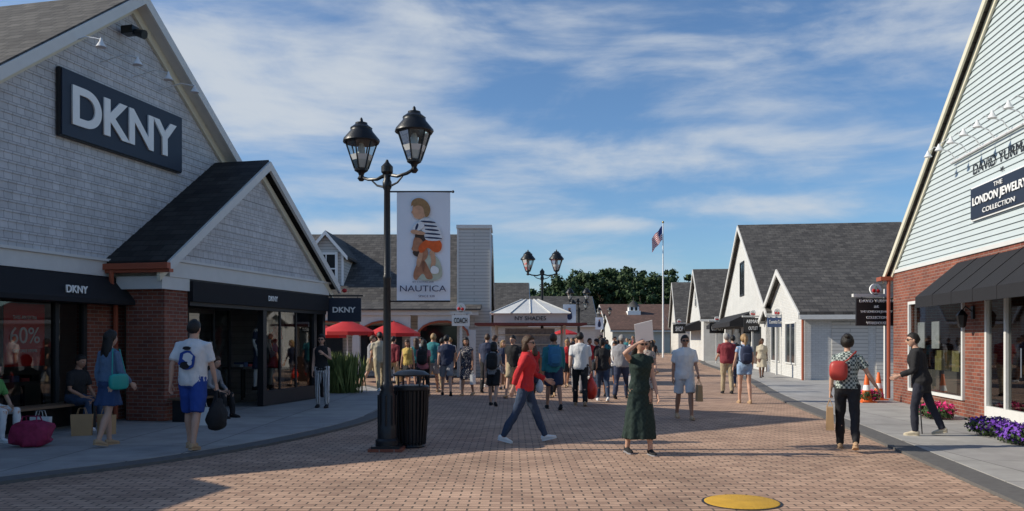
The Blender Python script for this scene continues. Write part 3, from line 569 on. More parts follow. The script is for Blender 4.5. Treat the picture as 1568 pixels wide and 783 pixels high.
post_sign(-1.62,26,.56,.34,2.2,[('COACH',.75)],white_p,black,0)
post_sign(11.6,36,.85,.42,2.35,[('Cosmetics Company',.85)],mat('blue_board',(.05,.09,.2),.5),white_p,0)
post_sign(12.3,42,.95,.7,2.35,[('ARMANI',.75),('OUTLET',.5)],black,white_p,0); post_sign(13.2,53,.95,.7,2.35,[('COACH',.75)],black,white_p,0)
post_sign(12.6,62,.95,.7,2.4,[('SHOP',.6)],black,white_p,0)
def cone(x,y):
    e=empty('traffic_cone',(x,y,.05)); g=MB(); o=mat('cone_orange',(.7,.13,.02),.5); g.box(-.18,.18,-.18,.18,0,.03,o); g.lathe((0,0,.03),[(.14,0),(.095,.27)],o,16); g.lathe((0,0,.30),[(.094,0),(.07,.13)],white_p,16); g.lathe((0,0,.43),[(.07,0),(.03,.27),(.02,.28)],o,16); g.obj('cone',e)
cone(8.75,20.3); cone(9.4,21.1)
# ---------------------------------------------------------------- vegetation
def leafcloud(verts,faces,mi,c,r,n,size,nm,flat=False):
    c=np.array(c); r=np.array(r)
    d=np.random.normal(size=(n,3)); d/=np.linalg.norm(d,axis=1)[:,None]; rad=np.random.rand(n)**.35
    p=c+d*rad[:,None]*r
    a=np.random.normal(size=(n,3)); a/=np.linalg.norm(a,axis=1)[:,None]; b=np.cross(a,d+.01); b/=np.linalg.norm(b,axis=1)[:,None]
    s=size*(.6+.8*np.random.rand(n))[:,None]
    base=len(verts)
    q=np.stack([p-a*s,p-b*s*.6,p+a*s,p+b*s*.6],1).reshape(-1,3); verts.extend(map(tuple,q.tolist()))
    for i in range(n): faces.append((base+4*i,base+4*i+1,base+4*i+2,base+4*i+3)); mi.append(int(np.random.randint(nm)))
greens=[mat('foliage_a',(.035,.065,.02),.8,var=.4,vs=.3),mat('foliage_b',(.05,.085,.028),.8,var=.4,vs=.3),mat('foliage_c',(.02,.042,.016),.8,var=.4,vs=.3)]
bark=mat('bark',(.09,.065,.045),.9)
def trees(name,lst,size=.45,dens=1.0):
    vs,fs,mi=[],[],[]; g=MB()
    for (x,y,h,r) in lst:
        g.tube([(x,y,0),(x+.2,y,h*.3),(x,y+.1,h*.75)],[.35,.28,.08],bark,7)
        for k in range(5): w=random.random()*6.28; g.tube([(x+.1,y,h*(.3+.07*k)),(x+r*.6*math.cos(w),y+r*.6*math.sin(w),h*(.5+.08*k))],[.14,.04],bark,5)
        for k in range(int(26)):
            w=random.random()*6.28; zz=random.random(); rr=r*(.35+.65*math.sin(math.pi*(.15+.75*zz)))*random.random()**.5
            cr=r*random.uniform(.18,.38); leafcloud(vs,fs,mi,(x+rr*math.cos(w),y+rr*math.sin(w),h*(.28+.68*zz)),(cr,cr,cr*.75),int(75*dens),size,3)
    b=len(g.v)
    for m in greens: g.mi(m)
    g.v+=vs; g.f+=[tuple(b+k for k in f) for f in fs]; g.m+=[1+i for i in mi]
    g.obj(name,recalc=False)
tl=[]
for i in range(36):
    x=3+41*(i+.5)/36+random.uniform(-1,1); y=random.uniform(150,185); t=(x/y*160-21)/20; h=15.6-6.5*max(0,abs(t)-.25)**1.1+random.uniform(-1.8,1.0); tl.append((x*y/165,y,max(7,h*y/165),random.uniform(3.2,5.0)))
for i in range(8): tl.append((random.uniform(1,10),random.uniform(140,150),random.uniform(8.5,10.5),3.6))
trees('distant_trees',tl,.36,1.1)
tl=[(random.uniform(-60,110),random.uniform(190,240),random.uniform(7,10),4.5) for i in range(30)]
trees('distant_trees',tl,.6,.6)
def shrub(name,x,y,w,h,fl=None,z=.05,n=900,d=.45):
    vs,fs,mi=[],[],[]; g=MB(); 
    for k in range(10): leafcloud(vs,fs,mi,(random.uniform(-w,w)*.7,random.uniform(-d,d)*.7,h*random.uniform(.35,.6)),(w*.35,d*.5,h*.4),n//10,.03,2)
    g.mats=[greens[1],greens[0]]
    if fl: g.mats.append(fl); k=len(fs); leafcloud(vs,fs,mi,(0,0,h*.55),(w*.95,d*.9,h*.5),n//2,.032,1); mi[k:]=[2]*(len(fs)-k)
    g.v=vs; g.f=fs; g.m=mi; o=g.obj(name,recalc=False); o.location=(x,y,z)
pink=mat('petals_pink',(.65,.03,.18),.7,var=.4,vs=9); purp=mat('petals_purple',(.16,.05,.4),.7,var=.4,vs=9)
shrub('flower_bed',8.35,16.2,.38,.32,pink,n=1400); shrub('flower_bed',8.9,20.5,.35,.3,pink); shrub('flower_bed',7.75,13.3,.4,.3,purp,n=1400); shrub('flower_bed',7.6,12.2,.4,.3,purp,n=1400)
g=MB(); gr1=mat('tall_grass',(.16,.2,.06),.8,var=.3)
for i in range(420):
    x,y=random.gauss(0,.25),random.gauss(0,.2); h=random.uniform(.7,1.25); w=random.random()*6.28; l=random.uniform(.05,.35)
    dx_,dy_=math.cos(w),math.sin(w); g.poly([(x-dy_*.012,y+dx_*.012,0),(x+dy_*.012,y-dx_*.012,0),(x+dx_*l*.4+dy_*.01,y+dy_*l*.4,h*.7),(x+dx_*l,y+dy_*l,h)],gr1)
o=g.obj('ornamental_grass',recalc=False); o.location=(-5.0,24,.05)
o=g.obj('ornamental_grass',recalc=False); o.location=(-5.6,24.4,.05)
# ---------------------------------------------------------------- people
SK=[mat('skin_light',(.52,.31,.22),.55,var=.08,vs=20),mat('skin_tan',(.38,.2,.13),.55,var=.08,vs=20),mat('skin_dark',(.14,.07,.045),.5,var=.1,vs=20),mat('mannequin_white',(.7,.7,.68),.4,var=.03)]
LIP=mat('lips',(.35,.1,.09),.5); EYW=mat('eye_white',(.7,.7,.68),.3); EYD=mat('eye_dark',(.02,.015,.01),.2)
H={'dark':mat('hair_dark',(.012,.009,.007),.5,var=.4,vs=30,bump=.5,bs=90),'brown':mat('hair_brown',(.06,.03,.015),.5,var=.4,vs=30,bump=.5,bs=90),'blond':mat('hair_blond',(.32,.2,.09),.5,var=.3,vs=30,bump=.5,bs=90),'grey':mat('hair_grey',(.25,.24,.23),.6,var=.3,vs=30,bump=.5,bs=90)}
def cl(n,c): return mat('cloth_'+n,c,.88,var=.15,vs=9,bump=.3,bs=30)
def headpt(nx,ny,nz):
    x=.076*nx; y=.094*ny; z=.118*nz
    if nz<0:
        x*=1-.30*(-nz)**1.3
        if ny<0: y*=1-.5*(-nz)
        else: y*=1-.12*(-nz); y+=.012*(-nz)
    if ny>0:
        y+=.024*math.exp(-(nx/.14)**2-((nz+.2)/.15)**2)+.012*math.exp(-(nx/.1)**2-((nz+.02)/.2)**2)
        y-=.009*math.exp(-((abs(nx)-.38)/.17)**2-((nz-.02)/.11)**2)
        y+=.005*math.exp(-(nx/.25)**2-((nz+.52)/.1)**2)+.008*math.exp(-(nx/.25)**2-((nz+.85)/.15)**2)
    return V((x,y,z))
def person(name,x,y,face,h=1.7,fem=False,legs=((22,4,2),(-20,16,2)),arms=((-18,7,12),(20,7,18)),lean=2,hy=0,hp=0,skin=0,hair='dark',hs='short',
           top=None,sleeve=.42,hemz=.88,loose=.012,bot='trousers',bm=None,botz=.55,shoe=None,sole=None,grip=(0,0),vox=.013,z=0,bags=(),rawz=None,glasses=False,girth=1.0,cap=None,open_neck=True):
    e=empty(name,(x,y,z),-math.radians(face),h/1.75); sk=SK[skin]; top=top or cl('grey',(.3,.3,.3)); bm=bm or cl('jeans',(.05,.08,.16)); shoe=shoe or cl('shoe_black',(.02,.02,.02)); sole=sole or shoe
    G=MB(); R=math.radians
    hipw=.088 if fem else .092; sh=.158 if fem else .182
    J=[]
    for s,lg in ((-1,legs[0]),(1,legs[1])):
        a,k,ab=lg[:3]; tw=lg[3] if len(lg)>3 else None
        hip=V((s*hipw,0,.93)); d1=V((s*math.sin(R(ab)),math.sin(R(a)),-math.cos(R(a)))).normalized(); ph=a-k; d2=V((s*math.sin(R(ab))*.5,math.sin(R(ph)),-math.cos(R(ph)))).normalized()
        kn=hip+d1*.44; an=kn+d2*.415
        fp=tw if tw is not None else (min(48,-ph*.95-12) if ph<-14 else (-ph*.6 if ph>6 else 0))
        f=V((0,math.cos(R(fp)),-math.sin(R(fp)))); u=V((0,math.sin(R(fp)),math.cos(R(fp))))
        J.append((hip,kn,an,f,u))
    lo=min(min((an-f*.06-u*.08).z,(an+f*.16-u*.08).z) for _,_,an,f,u in J); off=-lo
    sh_z=V((0,0,off))
    J=[(a+sh_z,b+sh_z,c+sh_z,f,u) for a,b,c,f,u in J]
    pel=V((0,0,.95+off)); RL=Matrix.Rotation(-R(lean),4,'X')
    def T(p): 
        q=V(p)+sh_z; return pel+(RL@(q-pel)) if q.z>pel.z else q
    gth=girth
    for hip,kn,an,f,u in J:
        cf=kn.lerp(an,.3)-f*.012
        G.tube([hip+V((0,0,.04)),hip.lerp(kn,.35),kn.lerp(hip,.12),kn,cf,an.lerp(kn,.25),an-u*.03],[.088*gth,.08*gth,.056,.052,.056,.04,.036],sk,10)
        if bot=='trousers': G.tube([hip+V((0,0,.05)),hip.lerp(kn,.4),kn,kn.lerp(an,.5)-f*.006,an.lerp(kn,.04)-u*.02],[.102*gth,.09*gth,.068,.066,.062 if not fem else .052],bm,12)
        if bot=='shorts':
            zt=botz; q=hip.lerp(kn,min(1,(zt))); G.tube([hip+V((0,0,.05)),hip.lerp(q,.5),q],[.106*gth,.102*gth,.098],bm,12)
    if fem: rg=[(.85,.135,.10,0),(.93,.168,.118,-.005),(1.02,.15,.105,0),(1.10,.126,.092,.004),(1.19,.135,.1,.008),(1.28,.15,.122,.014),(1.36,.155,.105,.004),(1.42,.155,.085,-.004),(1.455,.11,.07,-.006),(1.485,.06,.055,-.006)]
    else: rg=[(.85,.14,.10,0),(.93,.165,.115,0),(1.02,.16,.11,0),(1.10,.158,.108,.004),(1.22,.17,.116,.006),(1.33,.185,.122,.004),(1.41,.188,.104,-.004),(1.455,.135,.08,-.008),(1.49,.07,.062,-.008)]
    def torso(z0,z1,ex,m,g=1.0):
        pts=[];rad=[]
        zs=[z0]+[r[0] for r in rg if z0<r[0]<z1]+[z1]
        for zz in zs:
            a=np.interp(zz,[r[0] for r in rg],[r[1] for r in rg]); b=np.interp(zz,[r[0] for r in rg],[r[2] for r in rg]); c=np.interp(zz,[r[0] for r in rg],[r[3] for r in rg])
            k=g if zz<1.35 else 1; pts.append(T((0,c,zz))); rad.append((a*k+ex*(1 if zz<1.4 else .6),b*k+ex*(1 if zz<1.4 else .6)))
        G.tube(pts,rad,m,18)
    if bot!='none': torso(.84,1.03,.008,bm,gth)
    torso(hemz,1.49 if not open_neck else 1.485,loose,top,gth)
    G.tube([T((0,-.012,1.43)),T((0,0,1.50)),T((0,.01,1.58))],[.062 if not fem else .052,.055 if not fem else .045,.052 if not fem else .043],sk,12)
    if bot in('skirt','dress'):
        rr=[]; z1=1.06 if bot=='skirt' else 1.1
        for i in range(9):
            zz=z1+(botz-z1)*i/8; P=[]
            for hip,kn,an,f,u in J:
                zq=zz
                if zq>=hip.z: P.append(V((hip.x,0,zq)))
                elif zq>=kn.z: P.append(hip.lerp(kn,(hip.z-zq)/(hip.z-kn.z)))
                else: P.append(kn.lerp(an,min(1,(kn.z-zq)/max(.01,kn.z-an.z))))
            cx=(P[0].x+P[1].x)/2; cy=(P[0].y+P[1].y)/2; t=i/8
            rx=max(abs(P[0].x-P[1].x)/2+.075+.05*t, (.14 if fem else .165)+.03*t if t<.3 else 0); ry=max(abs(P[0].y-P[1].y)/2+.085+.04*t,.11)
            if t==0: rx,ry=.135,.10
            rr.append((cx,cy,zz+off*(1-t)*1.0,rx,ry))
        G.tubeZ(rr,bm,36,pl=(9,.07 if botz<.5 else .05))
    hands=[]
    for i,s in ((0,-1),(1,1)):
        A=arms[i]; S0=T((s*sh,-.005,1.405))
        if A[0]=='pts': el=T(A[1]); wr=T(A[2])
        else:
            a,ab,eb=A; d1=V((s*math.sin(R(ab)),math.sin(R(a)),-math.cos(R(a)))).normalized(); d2=V((s*math.sin(R(ab))*.4,math.sin(R(a+eb)),-math.cos(R(a+eb)))).normalized()
            el=S0+d1*.29; wr=el+d2*.245
        fr=lambda t: S0.lerp(el,t/.54) if t<.54 else el.lerp(wr,(t-.54)/.46)
        G.tube([S0+V((-s*.03,0,.005)),S0+V((s*.004,0,-.01)),S0.lerp(el,.4),el,el.lerp(wr,.3),wr],[.04,.048,.042,.034,.036,.024],sk,10)
        if sleeve>0:
            ts=[0]+[t for t in(.2,.5,.58,.8) if t<sleeve]+[min(sleeve,.98)]
            rs=[(.062 if not fem else .054)+(loose-.012)*.5-.018*t*(1 if sleeve>.5 else .1) for t in ts]
            if sleeve>.5: rs[-1]=max(rs[-1],.036)
            G.tube([S0+V((-s*.05,0,.01))]+[fr(t) for t in ts],[.045]+rs,top,12)
        hands.append((wr,(wr-el).normalized(),s))
    tmp=G.obj('tmp'); rm=tmp.modifiers.new('r','REMESH'); rm.mode='VOXEL'; rm.voxel_size=vox; sm=tmp.modifiers.new('s','SMOOTH'); sm.factor=.5; sm.iterations=3
    dg=bpy.context.evaluated_depsgraph_get(); dg.update(); me=D.meshes.new_from_object(tmp.evaluated_get(dg))
    bv=BVHTree.FromPolygons([V(v) for v in G.v],G.f); me.materials.clear()
    for m in G.mats: me.materials.append(m)
    ski=G.mats.index(sk); vc={}
    idx=[]
    for p in me.polygons:
        r=bv.find_nearest(p.center); k=G.m[r[2]] if r[2] is not None else 0; idx.append(k)
        if k!=ski:
            for vi in p.vertices: vc[vi]=1
    me.polygons.foreach_set('material_index',idx); me.polygons.foreach_set('use_smooth',[True]*len(idx))
    nr=[v.normal.copy() for v in me.vertices]; sd=random.random()*50
    for vi in vc:
        v=me.vertices[vi]; c=v.co; n1=noise.noise(V((c.x*10+sd,c.y*10,c.z*5))); n2=noise.noise(V((c.x*22,c.y*22+sd,c.z*16)))
        v.co=c+nr[vi]*(.013*n1+.007*n2)
    me.update(); D.objects.remove(tmp); me.name='body'; ob=D.objects.new('body',me); S.collection.objects.link(ob); ob.parent=e
    g=MB(); hc=T((0,.015,1.627)); RH=Matrix.Translation(hc)@(RL.to_3x3()).to_4x4()@Matrix.Rotation(-R(hy),4,'Z')@Matrix.Rotation(-R(hp),4,'X')
    nu,nv=28,20; vs=[];dirs=[]
    for i in range(nv+1):
        ph=-math.pi/2+math.pi*i/nv
        for j in range(nu):
            w=2*math.pi*j/nu+math.pi/2; d=(math.cos(ph)*math.cos(w),math.cos(ph)*math.sin(w),math.sin(ph)); dirs.append(d); vs.append(RH@headpt(*d))
    fs=[(i*nu+j,i*nu+(j+1)%nu,(i+1)*nu+(j+1)%nu,(i+1)*nu+j) for i in range(nv) for j in range(nu)]
    g.add(vs,fs,sk); 
    for s in(-1,1):
        st=len(g.v)
        g.sell((s*.077,-.005,-.005),(.01,.018,.032),sk,1,8,6); g.sell((s*.029,.0775,.004),(.013,.008,.007),EYW,1,8,6); g.sell((s*.029,.083,.004),(.006,.005,.006),EYD,1,8,6)
        g.tube([(s*.014,.088,.022),(s*.03,.088,.027),(s*.045,.078,.022)],.004,H[hair],5)
        g.xform(RH,st)
    st=len(g.v); g.sell((0,.093,-.062),(.022,.008,.006),LIP,1,10,6)
    if glasses:
        for s in(-1,1): g.sell((s*.032,.094,.004),(.026,.008,.018),black,1,10,6); g.tube([(s*.055,.088,.008),(s*.08,.0,.008)],.004,black,5)
        g.tube([(-.02,.1,.008),(.02,.1,.008)],.004,black,5)
    g.xform(RH,st); g.obj('head',e,80)
    if hs!='bald':
        g=MB(); vs=[]; t=.013 if hs=='short' else .022
        for d in dirs:
            p=headpt(*d); ny=d[1]; L=np.interp(ny,[-1,-.35,-.05,.25,.6,1],[-.62,-.5,-.15,.18,.45,.52])
            if hs!='short': L-=.12 if ny<.3 else 0
            k=(d[2]-L)/.16; k=max(-1,min(1,k)); dd=V(d)
            q=p+dd*(t*k*(1+.4*noise.noise(V(d)*7+V((sd,0,0)))) if k>0 else .012*k)
            if d[1]<0: q.y+=d[1]*.008*max(k,0)
            vs.append(RH@q)
        g.add(vs,fs,H[hair]); st=len(g.v)
        if hs=='long': g.tube([(0,-.03,.08),(0,-.05,.0),(0,-.06,-.1),(0,-.085,-.2),(0,-.095,-.29),(0,-.09,-.34)],[(.075,.06),(.092,.062),(.095,.055),(.1,.045),(.085,.035),(.05,.02)],H[hair],14)
        if hs=='mid': g.tube([(0,-.02,.08),(0,-.03,.0),(0,-.04,-.1),(0,-.05,-.15)],[(.08,.07),(.096,.075),(.1,.07),(.075,.05)],H[hair],14)
        if hs=='pony': g.tube([(0,-.09,.05),(0,-.135,.04),(0,-.15,-.03),(0,-.14,-.13),(0,-.13,-.2)],[.02,.03,.036,.03,.01],H[hair],10)
        if hs=='bun': g.sell((0,-.09,.09),(.045,.045,.04),H[hair],1,12,8)
        g.xform(RH,st)
        if cap:
            st=len(g.v); g.sell((0,0,.05),(.088,.106,.085),cap,1,16,8); g.sell((0,.12,.055),(.06,.06,.008),cap,1,12,6); g.xform(RH,st)
        g.obj('hair',e,80)
    g=MB()
    for i,(wr,d,s) in enumerate(hands):
        n=V((-s,0,0)); n=(n-d*n.dot(d))
        if n.length<.2: n=V((0,0,-1))-d*(-d.z)
        n.normalize(); sp=d.cross(n).normalized()
        if sp.y+ .3*sp.z<0: sp=-sp
        g.tube([wr-d*.02,wr+d*.02,wr+d*.06,wr+d*.092],[(.022,.02),(.03,.016),(.038,.015),(.037,.012)],sk,10,ref=sp)
        cu=(75,95,70) if grip[i] else (12,22,18)
        for k,(o,L) in enumerate(((.028,.068),(.0095,.078),(-.0095,.073),(-.027,.056))):
            p=wr+d*.085+sp*o; pts=[p-d*.01]; an=0
            for q,fr_ in zip(cu,(.45,.32,.23)):
                an+=q; pts.append(pts[-1]+(d*math.cos(R(an))+n*math.sin(R(an)))*L*fr_+ (d*.01 if len(pts)==1 else V((0,0,0))))
            g.tube(pts,[.0088,.0085,.0078,.0058],sk,6,ref=sp)
        p=wr+d*.022+sp*.022; t1=(d*.75+sp*.6+n*.25).normalized(); t2=(d*.9+sp*.15+n*(.7 if grip[i] else .3)).normalized(); g.tube([p,p+t1*.045,p+t1*.045+t2*.028,p+t1*.045+t2*.05],[.0135,.011,.01,.007],sk,6,ref=sp)
    g.obj('hands',e,60)
    g=MB()
    for hip,kn,an,f,u in J:
        b=an-u*.08; st=[(-.062,.02,.03),(-.05,.034,.075),(0,.037,.095),(.045,.038,.07),(.10,.045,.05),(.145,.04,.038),(.172,.018,.025)]
        g.tube([b+f*t+u*(hh/2+.012) for t,wd,hh in st],[(wd,hh/2) for t,wd,hh in st],shoe,12,ref=(1,0,0))
        ss=[(-.066,.02),(-.05,.036),(0,.034),(.05,.036),(.1,.047),(.145,.042),(.176,.018)]
        g.prism([b+f*t+V((wd,0,0)) for t,wd in ss]+[b+f*t-V((wd,0,0)) for t,wd in reversed(ss)],u*.022,sole)
    g.obj('shoes',e,50)
    for bg_ in bags:
        k=bg_[0]; g=MB()
        if k in('paper','plastic','duffel','tote'):
            hd=hands[bg_[1]]; P=hd[0]+hd[1]*.1; m=bg_[2]; sc=bg_[3] if len(bg_)>3 else 1
            if k=='paper':
                w_,d_,h_=.15*sc,.06*sc,.36*sc; zt=P.z-.14
                g.add([(P.x-d_,P.y-w_*.92,zt-h_),(P.x+d_,P.y-w_*.92,zt-h_),(P.x+d_,P.y+w_*.92,zt-h_),(P.x-d_,P.y+w_*.92,zt-h_),(P.x-d_*.8,P.y-w_,zt),(P.x+d_*.8,P.y-w_,zt),(P.x+d_*.8,P.y+w_,zt),(P.x-d_*.8,P.y+w_,zt)],[(0,3,2,1),(0,1,5,4),(1,2,6,5),(2,3,7,6),(3,0,4,7),(4,5,6,7)],m)
                for s in(-1,1): g.tube([(P.x+s*d_*.8,P.y-w_*.5,zt),(P.x,P.y-w_*.25,P.z-.02),(P.x,P.y+w_*.25,P.z-.02),(P.x+s*d_*.8,P.y+w_*.5,zt)],.005,m,5)
            else:
                zt=P.z-.12; g.sell((P.x,P.y,zt-.2*sc),(.12*sc,.17*sc,.22*sc),m,.75,24,16)
                for vi in range(len(g.v)):
                    c=V(g.v[vi]); tp=max(0,(c.z-(zt-.2*sc))/(.22*sc)); c2=V((P.x+(c.x-P.x)*(1-.55*tp),P.y+(c.y-P.y)*(1-.45*tp),c.z)); g.v[vi]=tuple(c2+V((1,1,.5))*.035*noise.noise(c*12))
                for s in(-1,1): g.tube([(P.x+s*.03,P.y-.07,zt-.04),(P.x,P.y-.02,P.z-.01),(P.x,P.y+.02,P.z-.01),(P.x+s*.03,P.y+.07,zt-.04)],.012,m,6)
        elif k=='backpack':
            m=bg_[1]; M=Matrix.Translation(T((0,-.215 if not fem else -.2,1.22)))@RL.to_3x3().to_4x4(); g.sell((0,0,0),(.15,.09,.23),m,.6,18,12); g.sell((0,-.08,-.06),(.11,.04,.11),m,.5,14,10); g.xform(M)
            for s in(-1,1): g.tube([T((s*.1,-.14,1.42)),T((s*.105,-.05,1.49)),T((s*.11,.09,1.43)),T((s*.12,.135,1.25)),T((s*.15,.02,1.1)),T((s*.13,-.14,1.06))],[(.022,.007)]*6,m,6)
        elif k=='shoulder':
            s,m=bg_[1],bg_[2]; g.sell(T((s*.25,-.03,.98)),(.05,.16,.12),m,.5,16,10); g.tube([T((s*.24,-.14,1.05)),T((s*.15,-.07,1.47)),T((s*.15,.05,1.47)),T((s*.25,.1,1.05))],.009,m,6)
        elif k=='cross':
            s,m=bg_[1],bg_[2]; g.sell(T((s*.13,-.19,1.2)),(.13,.09,.15),m,.65,16,10); g.tube([T((s*.2,-.12,1.25)),T((0,-.14,1.36)),T((-s*.12,-.06,1.49)),T((-s*.08,.12,1.36)),T((s*.17,.1,1.1))],.011,m,6)
        elif k=='cane':
            hd=hands[bg_[1]]; P=hd[0]+hd[1]*.09; g.tube([P+V((0,-.06,.02)),P+V((0,0,.02)),V((P.x+.03,P.y-.05,.0))],[.012,.013,.01],black,8)
        elif k=='sheet':
            hd=hands[bg_[1]]; P=hd[0]+hd[1]*.12; a=V(bg_[2]).normalized(); b=V(bg_[3]).normalized(); c=a.cross(b)*.004; q=[P-a*.05-b*.13,P+a*.25-b*.13,P+a*.25+b*.13,P-a*.05+b*.13]; g.prism([p-c for p in q],c*2,white_p)
        g.obj('carried_'+k,e,50)
    return e,T
wh=cl('white',(.66,.66,.66)); bl=cl('black',(.018,.018,.02)); nvy=cl('navy',(.03,.04,.08)); red=cl('red',(.5,.025,.03)); jeans=cl('jeans',(.035,.055,.10)); denim=cl('denim',(.10,.16,.25)); royal=cl('royal_blue',(.02,.06,.28)); dkgreen=patmat('cloth_green_check',(.006,.02,.016),(.012,.03,.024),'check',28)
teal=cl('teal',(.03,.18,.2)); khaki=cl('khaki',(.38,.31,.2)); pinkc=cl('pink',(.45,.14,.16)); maroon=cl('maroon',(.2,.03,.04)); greyc=cl('greycloth',(.25,.25,.27)); beige=cl('beige',(.5,.44,.33)); lblue=cl('light_blue',(.25,.36,.52)); orange=cl('orange',(.6,.2,.05)); yellow=cl('yellow',(.5,.36,.1)); greent=cl('green',(.1,.28,.08))
floral=patmat('cloth_floral',(.03,.03,.05),(.5,.45,.4),'floral',26); floral2=patmat('cloth_floral_red',(.4,.35,.3),(.2,.04,.05),'floral',24); stripeV=patmat('cloth_stripes',(.02,.02,.02),(.7,.7,.7),'v',8); plaid=patmat('cloth_plaid',(.4,.46,.42),(.05,.07,.07),'check',30)
turq=mat('turquoise_leather',(.02,.32,.28),.45); redl=mat('red_leather',(.42,.05,.04),.45); whs=cl('shoe_white',(.72,.72,.72)); tans=cl('shoe_tan',(.45,.3,.18)); redpl=mat('red_plastic',(.65,.04,.02),.4); whpl=mat('white_plastic',(.7,.7,.7),.4)
SW=.05
e,T=person('man_in_white_tshirt',-4.52,11.65,8,1.84,legs=((12,6,2),(-10,8,2)),arms=((-20,14,22),(8,14,6)),top=wh,hemz=.87,loose=.03,bot='shorts',bm=royal,botz=.98,shoe=tans,hs='short',skin=0,bags=(('duffel',1,bl,1.0),),grip=(0,1),z=SW,girth=1.05)
g=MB(); y0=-.175
for cx,cz,rx,rz,m in((0,1.2,.11,.13,royal),(.02,1.24,.07,.06,wh),(-.02,1.13,.07,.05,bl),(.05,1.17,.03,.04,wh),(0,1.36,.05,.025,bl)):
    y0-=.002; P=[T((cx+rx*math.cos(2*math.pi*k/16)*(1+.15*math.sin(k*2.3)),y0,cz+rz*math.sin(2*math.pi*k/16))) for k in range(16)]; g.prism(P,(0,.03,0),m)
g.obj('shirt_print',e)
person('woman_in_denim_jacket',-5.88,12.0,25,1.68,True,legs=((8,4,1),(-12,12,1)),arms=((-10,8,20),(5,10,40)),top=denim,sleeve=.95,hemz=.98,loose=.022,bot='skirt',bm=cl('blue_skirt',(.03,.06,.14)),botz=.62,shoe=tans,hs='long',hair='dark',bags=(('shoulder',1,turq),),z=SW)
person('woman_in_striped_trousers',-4.32,18.7,180,1.66,True,legs=((2,0,3),(-3,3,2)),arms=(('pts',(-.22,.06,1.16),(-.1,.24,1.3)),(0,8,10)),top=bl,sleeve=0,bot='trousers',bm=stripeV,shoe=bl,hs='long',z=SW,glasses=True)
person('woman_in_red_jacket',.2,12.75,88,1.70,True,legs=((24,3,1),(-20,9,1)),arms=((24,8,38),(-32,10,16)),lean=4,top=red,sleeve=.92,hemz=.86,loose=.03,bm=jeans,shoe=whs,hs='mid',hair='brown',glasses=True,hy=25,girth=1.05)
person('woman_in_green_dress',1.77,11.42,165,1.66,True,legs=((8,4,4),(-8,8,3)),arms=((5,8,20),('pts',(.31,.16,1.50),(.12,.19,1.64))),top=dkgreen,sleeve=.12,hemz=.95,loose=.012,bot='dress',bm=dkgreen,botz=.24,shoe=bl,hs='long',hair='dark',bags=(('sheet',1,(.25,.35,1),(1,-.3,-.25)),),grip=(0,1),hy=-10,hp=5,glasses=True,sole=greyc)
person('man_in_white_shirt',3.46,16.5,182,1.70,legs=((14,5,2),(-13,12,2)),arms=((12,8,30),(-10,8,12)),top=wh,loose=.025,hemz=.84,bot='shorts',bm=cl('white_shorts',(.6,.6,.61)),botz=.88,shoe=tans,hs='short',skin=1,bags=(('paper',0,brownpaper,.9),),grip=(1,0),glasses=True)
person('woman_in_floral_dress',2.98,18.2,190,1.62,True,legs=((12,4,1),(-12,10,1)),arms=((8,8,50),(-8,8,15)),top=floral2,sleeve=.25,bot='dress',bm=floral2,botz=.55,shoe=tans,hs='long',hair='brown')
person('woman_with_red_bag',4.85,11.9,20,1.68,True,legs=((12,4,1),(-20,10,1)),arms=((0,12,8),('pts',(.29,.0,1.15),(.42,.08,.94))),top=plaid,sleeve=.35,hemz=.93,loose=.02,bot='trousers',bm=bl,shoe=tans,hs='bun',bags=(('paper',0,brownpaper,.95),('cross',-1,redl)),grip=(1,0),skin=0)
person('woman_in_black_coat',6.62,13.3,300,1.68,True,legs=((14,16,2),(-18,6,2)),arms=((6,8,60),(-8,10,12)),lean=10,top=bl,sleeve=.95,hemz=.74,loose=.04,bot='trousers',bm=cl('dark_trousers',(.02,.022,.035)),shoe=beige,hs='short',hair='dark',bags=(('cane',1),),grip=(0,1),z=SW,hp=-8,glasses=True,hy=-15)
person('woman_in_denim_romper',5.82,20.6,2,1.73,True,legs=((6,3,2),(-6,8,2)),arms=((5,12,30),(5,12,30)),top=lblue,sleeve=.2,bot='shorts',bm=lblue,botz=.45,shoe=tans,hs='pony',hair='blond',bags=(('backpack',nvy),),vox=.016)
person('man_in_maroon_shirt',6.35,24.3,5,1.78,legs=((4,2,2),(-6,8,2)),arms=((5,12,60),(-5,10,10)),top=maroon,bot='trousers',bm=khaki,shoe=bl,hs='short',hair='grey',vox=.016,loose=.03,girth=1.1)
